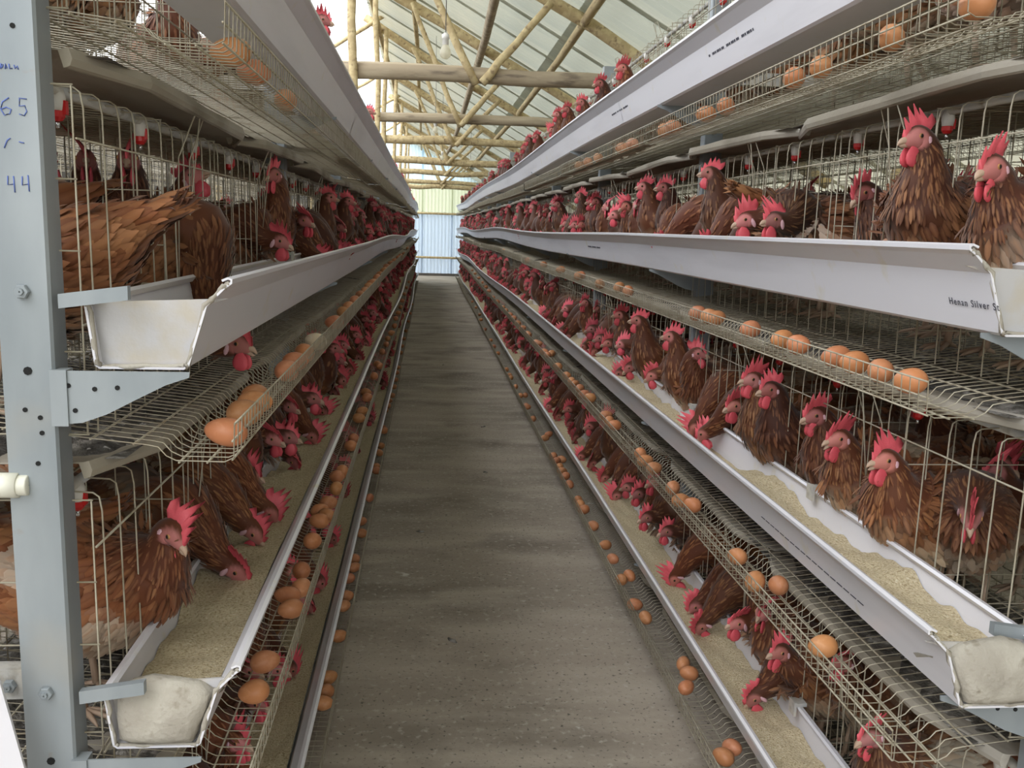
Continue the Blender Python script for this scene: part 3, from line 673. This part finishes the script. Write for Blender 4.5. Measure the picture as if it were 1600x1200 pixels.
def merged(geo, name):
    mb = MB()
    for n, v in geo.items():
        for b in (v if isinstance(v, list) else [v]):
            off = mb.n
            for c in b.ch: mb.ch.append((c[0], None if c[1] is None else c[1]+off, c[2] if c[0] is None or c[2] is None else np.broadcast_to(np.asarray(c[2], float), (len(c[0]), 3)), 0))
            mb.n += b.n
    return mb
def tintc(rg): 
    v = .60+.48*rg.random(); return (v*(1+rg.normal(0, .04)), v, v*(1+rg.normal(0, .05)), 1)
def place_hen(parts, label, group, loc, rz, sc=1., col=(1, 1, 1, 1)):
    h = thing('hen', label, 'hen', loc, group, rz); h.scale = (sc, sc, sc); h.color = col
    for n, me in parts:
        o = obj(n, me, h); o.color = col
        if n == 'plumage': o['kind'] = 'stuff'
    return h
def facing(s, a): return PI+R(a) if s == 'R' else -R(a)
def worlddir(s, a, p):
    rz = facing(s, a); return np.array((math.cos(rz)*math.cos(R(p)), math.sin(rz)*math.cos(R(p)), math.sin(R(p))))
# hens one can tell apart: side, tier, u of head, y of head, height of head over the cage floor, pose, head turn towards the camera, head pitch, body turn, beak opening, label
NEAR = [
 ('R', 2, .13, 1.589, .379, 'up', 15, -8, 20, 0, 'brown hen with tall upright red comb and closed beak above the printed trough'),
 ('R', 2, .13, 1.361, .314, 'up', 28, -14, 15, 0, 'brown hen at the frame edge with broad comb and round hanging wattle'),
 ('R', 2, .205, 1.933, .301, 'up', 12, -40, -5, 0, 'dark hen bowing its head behind the wires beside the two tall hens'),
 ('R', 2, .13, 2.242, .243, 'low', 18, -6, 40, 0, 'streaky brown hen with its face just above the lip of the printed trough'),
 ('R', 2, .09, 2.33, .243, 'low', 0, -20, 0, 0, 'hen with its comb leaning over the lip behind the streaky low hen'),
 ('R', 2, .17, 3.5, .372, 'up', -15, 0, 10, 0, 'dark upright hen with its neck straight up, midway along the printed trough'),
 ('R', 2, .13, 4.0, .315, 'up', 20, -25, 20, 0, 'brown hen with pale pink comb looking down over the printed trough'),
 ('R', 2, .13, 4.75, .355, 'up', 25, -30, 10, .35, 'dark hen gaping over the printed trough with a tall comb'),
 ('R', 2, .15, 5.35, .40, 'up', -40, 20, 0, 0, 'hen stretching its neck and looking away over the printed trough'),
 ('R', 3, .15, 1.629, .33, 'up', 12, -5, 28, .3, 'panting brown hen with swept-back comb and pale breast behind the feed trough'),
 ('R', 3, .15, 1.833, .325, 'up', 14, -10, 20, .5, 'hen with wide open beak and white belly beside the panting hen'),
 ('R', 3, .17, 1.996, .342, 'up', 0, -18, 5, 0, 'hen with a tall comb half hidden behind the open-beaked hen'),
 ('R', 3, .15, 2.235, .359, 'up', 8, -10, 15, 0, 'dark-backed hen with a large rounded wattle above the half-filled trough'),
 ('R', 3, .13, 2.31, .372, 'up', 5, -5, 0, .4, 'gaping hen directly behind the dark-backed hen with rounded wattle'),
 ('R', 3, .16, 2.522, .262, 'low', 15, -15, 25, 0, 'hen holding its head low beside the feeding brown neck'),
 ('R', 3, .12, 2.762, .150, 'feed', 10, -62, 25, 0, 'hen plunging its brown neck into the empty stretch of the third trough'),
 ('R', 3, .18, 2.971, .35, 'up', 150, -5, 60, 0, 'upright hen looking into the cages over the third trough'),
 ('R', 3, .12, 3.331, .22, 'low', -10, -35, -5, 0, 'hen dipping its bright comb over the third trough behind the upright hen'),
 ('R', 3, .25, 1.50, .262, 'low', 62, -42, 58, 0, 'hen facing the camera with bowed head and tan breast behind bent wires'),
 ('R', 3, .44, 1.70, .302, 'up', 95, -10, 90, 0, 'hen deep in the cage facing the camera behind the bowed hen'),
 ('R', 3, .12, 3.727, .190, 'low', 5, -40, 5, 0, 'hen pecking low at the third trough, next after the dipping hen'),
 ('R', 4, .11, 2.84, .150, 'feed', -5, -70, 5, 0, 'hen pecking straight down into the lowest trough with fanned comb'),
 ('R', 4, .085, 2.46, .155, 'feed', 10, -58, 15, 0, 'feeding hen with neck bent over the lowest trough beside a lifted head'),
 ('R', 4, .13, 2.293, .237, 'low', 15, -10, 15, 0, 'hen with lifted head and flopped comb under the egg wires of the lowest trough'),
 ('R', 4, .14, 2.023, .283, 'up', 20, -5, 15, 0, 'hen with bright pink comb looking out just under the egg wires'),
 ('R', 4, .10, 2.06, .148, 'feed', 8, -45, 15, 0, 'hen sweeping its dark head through the lowest trough, white breast behind'),
 ('R', 4, .15, 1.584, .322, 'up', 15, -20, 15, 0, 'hen right under the egg wires with only comb and face showing'),
 ('R', 4, .11, 3.80, .150, 'feed', 0, -60, 5, 0, 'hen feeding at the lowest trough, one of a pair far along'),
 ('R', 4, .11, 4.09, .150, 'feed', 15, -60, 5, 0, 'hen feeding at the lowest trough, partner of the far pair'),
 ('L', 2, .30, 1.821, .382, 'up', 78, -8, 60, 0, 'dark hen staring straight out between the wires under the first nipple'),
 ('L', 2, .42, 1.95, .385, 'up', 70, 0, 60, 0, 'shadowy hen behind the staring dark hen'),
 ('L', 2, .24, 2.049, .362, 'up', 10, 25, 30, 0, 'hen reaching up to the second red nipple behind the wires'),
 ('L', 2, .17, 2.645, .401, 'up', 112, -12, 35, 0, 'tall hen with pale speckled neck turned toward the marked post'),
 ('L', 2, .13, 2.512, .225, 'low', 15, -22, 25, 0, 'hen lowering its head over the white trough under the tall speckled hen'),
 ('L', 2, .18, 4.3, .40, 'up', 60, 0, 20, 0, 'tall hen with white throat beside the cage end pillar'),
 ('L', 2, .16, 5.3, .365, 'up', 25, -5, 10, 0, 'dark hen with big fanned comb, next after the white-throated hen'),
 ('L', 2, .10, 1.786, .045, 'low', 20, -12, 10, .3, 'hen gaping beneath the second trough just above the egg wires'),
 ('L', 3, .15, 2.147, .227, 'low', 25, -12, 30, 0, 'chestnut hen with upright comb beside the feed, closest above the trough'),
 ('L', 3, .14, 1.459, .317, 'up', 40, -40, 20, 0, 'rusty hen in the end cage bowing over the plugged trough'),
 ('L', 3, .10, 1.724, .155, 'feed', 18, -42, 22, 0, 'hen with outstretched streaky neck pecking feed beside the plugged trough end'),
 ('L', 3, .10, 1.917, .165, 'feed', 25, -50, 15, 0, 'hen feeding next behind the streaky-necked hen'),
 ('L', 3, .10, 2.10, .150, 'feed', 10, -48, 5, 0, 'hen feeding farthest of the three over the near feed'),
 ('L', 3, .13, 3.2, .205, 'low', 18, -12, 15, .4, 'hen with open beak raising its head over the feed'),
 ('L', 3, .10, 2.902, .150, 'feed', 20, -60, 5, 0, 'hen feeding under the raised open-beaked hen'),
 ('L', 3, .13, 4.1, .215, 'low', 10, -8, 5, .3, 'hen with raised crest over the feed farther along'),
 ('L', 3, .10, 4.28, .150, 'feed', 0, -60, 0, 0, 'hen feeding beside the farther raised crest'),
 ('R', 1, .10, 4.056, .345, 'up', 20, -8, 10, 0, 'hen peering over the top trough, nearest of the row against the roof'),
 ('R', 1, .10, 4.587, .361, 'up', 12, -12, 10, 0, 'dark hen peering over the top trough, second of the row against the roof'),
 ('R', 1, .10, 5.136, .342, 'up', 10, -5, 10, 0, 'chestnut hen over the top trough, third of the row against the roof'),
 ('R', 1, .10, 5.70, .373, 'up', 25, -10, 10, 0, 'hen with drooping wattle over the top trough, fourth of the row against the roof'),
 ('R', 1, .10, 6.10, .39, 'up', 0, -5, 10, 0, 'hen over the top trough, fifth of the row against the roof'),
 ('R', 1, .15, 6.75, .36, 'low', 10, -30, 10, 0, 'hen turning its nape to the roof, sixth over the top trough'),
 ('R', 1, .10, 7.265, .361, 'up', 10, -5, 10, 0, 'hen over the top trough, seventh of the row against the roof'),
 ('R', 1, .10, 7.829, .388, 'up', 0, -5, 10, 0, 'hen over the top trough, eighth of the row against the roof'),
 ('L', 1, .10, 3.27, .40, 'up', 10, -10, 10, 0, 'hen peeping over the top trough against the white sky'),
 ('L', 1, .10, 5.751, .40, 'up', 10, -5, 10, 0, 'hen peeping over the top trough before the pole beam'),
 ('L', 4, .13, 1.852, .262, 'up', 30, -10, 15, 0, 'hen seen through the lowest egg wires below the plugged trough'),
 ('L', 4, .12, 2.30, .20, 'low', 10, -20, 10, 0, 'hen glimpsed through the egg wires over the lowest trough'),
]
occ = {}
hcount = 0
for n, (s, t, u, y, zr, kind, ha, hp, ba, ob_, lab) in enumerate(NEAR):
    zf = ZB[s, t]-.082; rz = facing(s, ba); reach = {'up': .165, 'low': .215, 'feed': .265}[kind]
    hw = np.array((WX(s, u), y, zf+zr)); f = np.array((math.cos(rz), math.sin(rz)))
    root = np.array((hw[0]-f[0]*reach, hw[1]-f[1]*reach, zf)); c_, s_ = math.cos(-rz), math.sin(-rz)
    if kind == 'up' and zr < .29: root[2] -= 0
    loc = lambda v: np.array((c_*v[0]-s_*v[1], s_*v[0]+c_*v[1], v[2]))
    hl = loc(hw-root); dl = loc(worlddir(s, ha, hp)); near = y < 3.2
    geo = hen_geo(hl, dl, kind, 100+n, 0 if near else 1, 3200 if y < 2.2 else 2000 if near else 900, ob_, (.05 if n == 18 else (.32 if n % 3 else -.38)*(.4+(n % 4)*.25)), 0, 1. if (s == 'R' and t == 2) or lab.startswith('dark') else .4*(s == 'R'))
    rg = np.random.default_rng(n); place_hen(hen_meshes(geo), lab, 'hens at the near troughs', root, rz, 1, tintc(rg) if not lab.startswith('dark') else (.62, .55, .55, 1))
    occ.setdefault((s, t), []).append(y); hcount += 1
# hens standing back from the wires
INSIDE = [('L', 2, (-.645, 1.44), 172, -.035, .28, 'rust hen turning its ruffled tail to the trough in the first cage', .5), ('L', 2, (-.86, 1.42), 30, 0, .34, 'brown hen behind the marked post in the second tier', .1),
 ('L', 3, (-.90, 1.47), 5, 0, .30, 'rust hen standing at the back behind the marked post', .1), ('L', 3, (-.66, 1.75), 40, 0, .26, 'hen with a white shoulder inside the end cage', .1),
 ('R', 2, (1.05, 1.80), 200, 0, .27, 'speckled hen crouching inside behind the two tall hens', .35), ('R', 2, (1.10, 2.55), 10, 0, .30, 'brown hen turned inward behind the wires above the printed trough', .3),
 ('R', 3, (1.22, 1.32), 150, 0, .28, 'tan hen at the frame edge behind the third trough', .2), ('R', 3, (1.20, 2.2), 20, 0, .3, 'dark hen turned inward behind the panting row', .1),
 ('R', 4, (1.1, 1.9), 170, 0, .3, 'hen standing inside the lowest cage', .1)]
for n, (s, t, (x, y), rz, _, zh, lab, rf) in enumerate(INSIDE):
    geo = hen_geo((.15, .03, zh), (.9, .4, -.1), 'up', 300+n, 0, 3200, 0, .5, rf*.5, .3)
    place_hen(hen_meshes(geo), lab, 'hens standing inside the cages', (x, y, ZB[s, t]-.065+_), R(rz), 1, tintc(np.random.default_rng(n))); hcount += 1
# kinds of hen for the long rows
KIND = []
for n, (hd, d, kind) in enumerate([((.165, 0, .37), (1, .1, -.1), 'up'), ((.16, .03, .34), (.8, .6, -.2), 'up'), ((.17, -.02, .39), (.9, -.4, 0), 'up'), ((.15, .02, .31), (.6, .8, -.1), 'up'),
        ((.21, 0, .24), (1, .2, -.25), 'low'), ((.20, .03, .27), (.9, -.5, -.3), 'low'), ((.265, 0, .15), (.5, .1, -.85), 'feed'), ((.26, .03, .155), (.6, .35, -.7), 'feed'), ((.26, -.03, .15), (.6, -.3, -.75), 'feed')]):
    KIND.append((kind, hen_meshes(hen_geo(hd, d, kind, 500+n, 1, 1000, .3*(n % 3 == 0), .5-n % 3*.5, 0, .5)),
                 merged(hen_geo(hd, d, kind, 500+n, 1, 420, 0, .5-n % 3*.5, 0, .6), 'hen').mesh('hen', M['feather']),
                 merged(hen_geo(hd, d, kind, 500+n, 2, 0, 0, 0, 0, .7), 'hen')))
INK = [hen_meshes(hen_geo(h, d, 'up', 600+n, 1, 1100, 0, .4, .1, .3)) for n, (h, d) in enumerate((((.15, .03, .33), (.7, .7, 0)), ((.14, 0, .29), (1, 0, -.3)), ((.16, -.03, .36), (.6, -.7, .1))))]
SPK = {('R', 2): 'over the printed trough', ('R', 3): 'over the third trough of the printed-trough rack', ('R', 4): 'over the lowest trough of the printed-trough rack', ('L', 2): 'over the second trough of the marked-post rack', ('L', 3): 'over the third trough of the marked-post rack', ('L', 4): 'over the lowest trough of the marked-post rack', ('R', 1): 'over the top trough of the printed-trough rack', ('L', 1): 'over the top trough of the marked-post rack'}
rg = np.random.default_rng(21)
far_pts = []
rows = {('R', 2): 5.5, ('R', 3): 5.6, ('R', 4): 5.6, ('L', 2): 5.6, ('L', 3): 5.4, ('L', 4): 5.0, ('R', 1): 8.0, ('L', 1): 8.0}
cand = []
for (s, t), lim in rows.items():
    y = {('R', 2): 2.5, ('L', 2): 3.05, ('R', 3): 2.65, ('L', 3): 2.35, ('R', 4): 2.2, ('L', 4): 1.7}.get((s, t), 3.0)
    while y < YEND-.2:
        gap = .125+rg.random()*.035 if t != 1 else (.2 if rg.random() < .6 else .75)+rg.random()*.2
        if t == 1 and y < 6: gap += .4
        cell = (y-Y0) % .39
        if min([abs(y-o) for o in occ.get((s, t), [])]+[9]) > .085 and not (t == 1 and y < 8): cand.append((y, s, t))
        y += gap
cand.sort()
DENS = 300-hcount-63
ordn = {}
for idx, (y, s, t) in enumerate(cand):
    du, dz = wob(s, t, y)
    r_ = rg.random(); ki = int(rg.integers(0, 6)) if r_ < (.62 if t != 1 else 1) else int(rg.integers(6, 9))
    if t == 1: ki = int(rg.integers(0, 4))
    if t in (3, 4) and s == 'L' and r_ > .4: ki = int(rg.integers(4, 9))
    kind = KIND[ki][0]; reach = {'up': .165, 'low': .21, 'feed': .262}[kind]
    uh = {'up': .13, 'low': .12, 'feed': .10}[kind]+rg.normal(0, .015); turn = rg.normal(6, 16)
    rz = facing(s, turn); x = WX(s, uh+reach*math.cos(R(turn))+du); sc = .95+.1*rg.random()
    loc = (x, y-(reach*math.sin(rz)), ZB[s, t]-.082+dz*.6)
    if idx < DENS:
        o_ = ordn.setdefault((s, t), 0); ordn[s, t] += 1; col = tintc(rg)
        lab = '%s brown hen of the unbroken row %s' % (nth(o_), SPK[s, t])
        gp = 'hens in the row '+SPK[s, t]
        if y < 3.6: place_hen(KIND[ki][1], lab, gp, loc, rz, sc, col)
        else:
            h = obj('hen', KIND[ki][2], None, loc, (0, 0, rz)); h.scale = (sc,)*3; h.color = col; tag(h, lab, 'hen', gp)
        hcount += 1
    else: far_pts.append((ki, loc, rz, sc, .58+.42*rg.random()))
# hens standing back in the cages along the rows
for n in range(300-hcount):
    s, t = [('R', 2), ('R', 3), ('L', 2), ('L', 3), ('R', 4), ('L', 1), ('R', 1)][n % 7]; y = 1.5+(n//7)*.42+rg.random()*.2
    a = float(rg.choice([60, 110, -70, 160, 20, 190]))+rg.normal(0, 15)
    place_hen(INK[n % 3], '%s hen standing back from the wires, %s tier of the %s' % (nth(n//7), TIER[t], RK[s]), 'hens standing back in the '+RK[s], (WX(s, .50+.1*rg.random()), y, ZB[s, t]-.058), facing(s, a), .97, tintc(rg))
# the rest of the rows, too many and too small to pick apart
fk = MB()
base = []
for k_ in KIND:
    m_ = k_[3]; V = np.concatenate([c[0] for c in m_.ch if c[0] is not None]); C = np.concatenate([np.broadcast_to(np.asarray(c[2], float), (len(c[0]), 3)) for c in m_.ch if c[0] is not None])
    F4 = [c[1] for c in m_.ch if c[1] is not None]; base.append((V, C, F4))
for ki, loc, rz, sc, v in far_pts:
    V, C, F4 = base[ki]; c_, s_ = math.cos(rz)*sc, math.sin(rz)*sc
    W = np.stack([V[:, 0]*c_-V[:, 1]*s_+loc[0], V[:, 0]*s_+V[:, 1]*c_+loc[1], V[:, 2]*sc+loc[2]], 1); fk.add(W, F4, C*v)
fo = fk.build('hen_rows', M['feather']); tag(fo, 'distant rows of brown hens leaning over the troughs down the aisle', 'hens', None, 'stuff')

# ------------------------------------------------------------------ eggs
def egg_mesh(seed):
    rg = np.random.default_rng(seed); n, k = 18, 12; a = .0285+rg.normal(0, .0008); b = .0218+rg.normal(0, .0005); mb = MB(); V = []
    for i in range(k):
        p = PI*i/(k-1); x = a*math.cos(p); r = b*math.sin(p)*(1-.12*math.cos(p))
        V += [(x, r*math.cos(q), r*math.sin(q)) for q in np.arange(n)*2*PI/n]
    i = np.arange(k-1)[:, None]*n; j = np.arange(n)[None]; j2 = (j+1) % n
    mb.add(V, np.stack([i+j, i+j2, i+n+j2, i+n+j], -1).reshape(-1, 4)); return mb.mesh('egg', M['egg'])
EM = [egg_mesh(k) for k in range(5)]
EGGS={
 ('L', 2):[(0.026,1.318),(0.026,1.452),(0.026,1.54),(0.036,1.592),(0.026,1.883),(0.026,2.011),(0.026,2.157),(0.026,2.378),(0.026,2.85),(0.026,3.173),(0.026,3.379),(0.026,3.675),(0.026,3.954),(0.026,4.231),(0.026,4.549),(0.026,4.807),(0.026,4.871),(0.027,5.286),(0.026,5.575),(0.027,6.132),(0.032,6.716),(0.033,7.425),(0.034,8.14),(0.041,9.199),(0.036,9.846),(0.026,10.605),(0.026,12.851)],
 ('L', 3):[(0.045,1.581),(0.045,1.699),(0.033,1.948),(0.051,2.024),(0.026,2.07),(0.04,2.179),(0.039,2.394),(0.042,2.564),(0.026,2.612),(0.051,2.659),(0.034,2.738),(0.026,2.899),(0.04,3.038),(0.026,3.096),(0.03,3.482),(0.028,3.602),(0.035,4.0),(0.032,4.158),(0.031,4.495),(0.047,4.637),(0.036,5.17),(0.026,5.564),(0.044,5.64),(0.042,6.236),(0.036,6.658),(0.042,7.011),(0.029,7.406),(0.026,7.951),(0.04,8.577),(0.034,9.101),(0.027,9.692),(0.029,10.453),(0.026,11.45),(0.026,12.656),(0.026,14.142)],
 ('L', 4):[(0.029,2.526),(0.032,2.59),(0.031,2.681),(0.026,2.974),(0.033,3.227),(0.032,3.316),(0.038,3.496),(0.026,3.614),(0.032,3.71),(0.029,4.038),(0.039,4.213),(0.026,4.589),(0.026,5.145),(0.026,5.231),(0.026,5.555),(0.026,5.741),(0.028,6.171),(0.041,6.251),(0.052,6.858),(0.041,7.035),(0.045,7.247),(0.026,7.475),(0.026,7.872),(0.026,8.243),(0.026,8.648),(0.026,8.969),(0.026,10.085),(0.026,10.694),(0.026,11.445),(0.026,12.386),(0.026,13.679),(0.026,14.923),(0.026,16.548)],
 ('R', 2):[(0.071,1.423),(0.075,1.529),(0.075,1.633),(0.075,1.71),(0.075,1.895),(0.075,1.99),(0.075,2.199),(0.075,2.482),(0.075,2.531),(0.07,2.634),(0.066,3.574),(0.075,3.794),(0.037,4.024),(0.045,4.68),(0.075,4.744),(0.073,5.505),(0.07,6.292),(0.038,7.022),(0.026,9.18),(0.026,10.14),(0.026,10.757)],
 ('R', 3):[(0.04,1.586),(0.069,1.89),(0.026,1.915),(0.037,2.073),(0.047,2.493),(0.026,2.536),(0.038,2.671),(0.035,2.9),(0.029,3.002),(0.034,3.102),(0.037,3.572),(0.03,3.646),(0.04,3.764),(0.044,4.181),(0.031,4.264),(0.035,4.424),(0.033,4.556),(0.026,4.634),(0.027,4.822),(0.026,5.143),(0.026,5.594),(0.066,5.688),(0.026,5.741),(0.038,6.166),(0.026,6.214),(0.026,6.65),(0.026,6.728),(0.026,7.121),(0.026,7.508),(0.026,7.88),(0.03,7.945),(0.026,8.292),(0.026,8.748),(0.026,9.108),(0.026,9.92),(0.026,10.58),(0.053,11.691),(0.069,12.471),(0.075,13.366),(0.075,14.396),(0.075,15.592),(0.075,16.751)],
 ('R', 4):[(0.039,2.076),(0.075,2.115),(0.044,2.431),(0.075,2.515),(0.075,2.577),(0.037,2.913),(0.026,3.027),(0.026,3.262),(0.065,3.298),(0.037,3.48),(0.038,3.647),(0.031,3.901),(0.028,4.138),(0.026,4.22),(0.026,4.294),(0.026,4.567),(0.026,4.729),(0.026,4.834),(0.026,4.93),(0.026,5.058),(0.06,5.092),(0.026,5.178),(0.034,5.643),(0.072,5.755),(0.026,6.259),(0.032,6.706),(0.026,6.754),(0.026,7.186),(0.068,7.207),(0.026,7.609),(0.026,8.084),(0.026,8.228),(0.026,8.575),(0.026,9.661),(0.026,10.196),(0.026,10.731),(0.026,11.827),(0.045,13.075),(0.069,13.855),(0.075,15.209),(0.075,16.551)],
 ('R', 1):[(0.03,1.274),(0.03,1.509),(0.03,1.784),(0.03,1.919),(0.03,2.362),(0.03,2.53),(0.03,2.867),(0.03,2.969),(0.03,3.457),(0.03,3.629),(0.03,4.146),(0.03,4.428),(0.03,4.675)],
 ('L', 1):[(0.03,1.427),(0.03,1.604),(0.03,1.942)],
}
rg = np.random.default_rng(5); ecount = 0
for (s, t), L_ in EGGS.items():
    for k, (u, y) in enumerate(L_):
        du, dz = (0, 0) if y < Y0+2*SEC else wob(s, t, y)
        e = obj('egg', EM[int(rg.integers(5))], None, (WX(s, u+.0+du*.5), y, ZB[s, t]-.1255+.0235+dz*.6), (0, rg.normal(0, .12), rg.random()*6.28))
        v = .86+.26*rg.random(); e.color = (v, v*(.94+.16*rg.random()), v*(.92+.2*rg.random()), 1)
        if s == 'L' and t == 2 and k == 7: e.color = (1.3, 2.6, 4.2, 1)
        lab = '%s brown egg from the camera end on the %s egg wires of the %s' % (nth(k), TIER[t], RK[s])
        if s == 'L' and t == 2 and k == 7: lab = 'pale cream egg lying among the brown ones on the second egg wires'
        tag(e, lab, 'egg', 'eggs on the %s egg wires of the %s' % (TIER[t], RK[s])); ecount += 1
# litter on the aisle floor
for k, (x, y, r) in enumerate(((.10, 3.1, .02), (.42, 6.7, .018), (.17, 9.8, .02), (.33, 13.0, .022), (-.02, 4.3, .014), (.36, 5.4, .013))):
    rgl = np.random.default_rng(k); n = 7; a = np.arange(n)*2*PI/n; rr = r*(.6+.6*rgl.random(n))
    mb = MB(); V = [(c*math.cos(q)*1.4, c*math.sin(q)*.5, .002) for c, q in zip(rr, a)]+[(c*math.cos(q)*1.2, c*math.sin(q)*.4, .006+.004*rgl.random()) for c, q in zip(rr, a)]
    i = np.arange(n); j = (i+1) % n; mb.add(V, [np.stack([i, j, j+n, i+n], -1), (i+n)[None], i[None, ::-1]])
    o = mb.build('dropping', M['manure'], None, (x, y, 0), smooth=False); o.rotation_euler.z = rgl.random()*3
    tag(o, 'small dark scrap of litter on the concrete aisle, %s from the camera end' % nth(k), 'litter', 'scraps on the aisle floor')
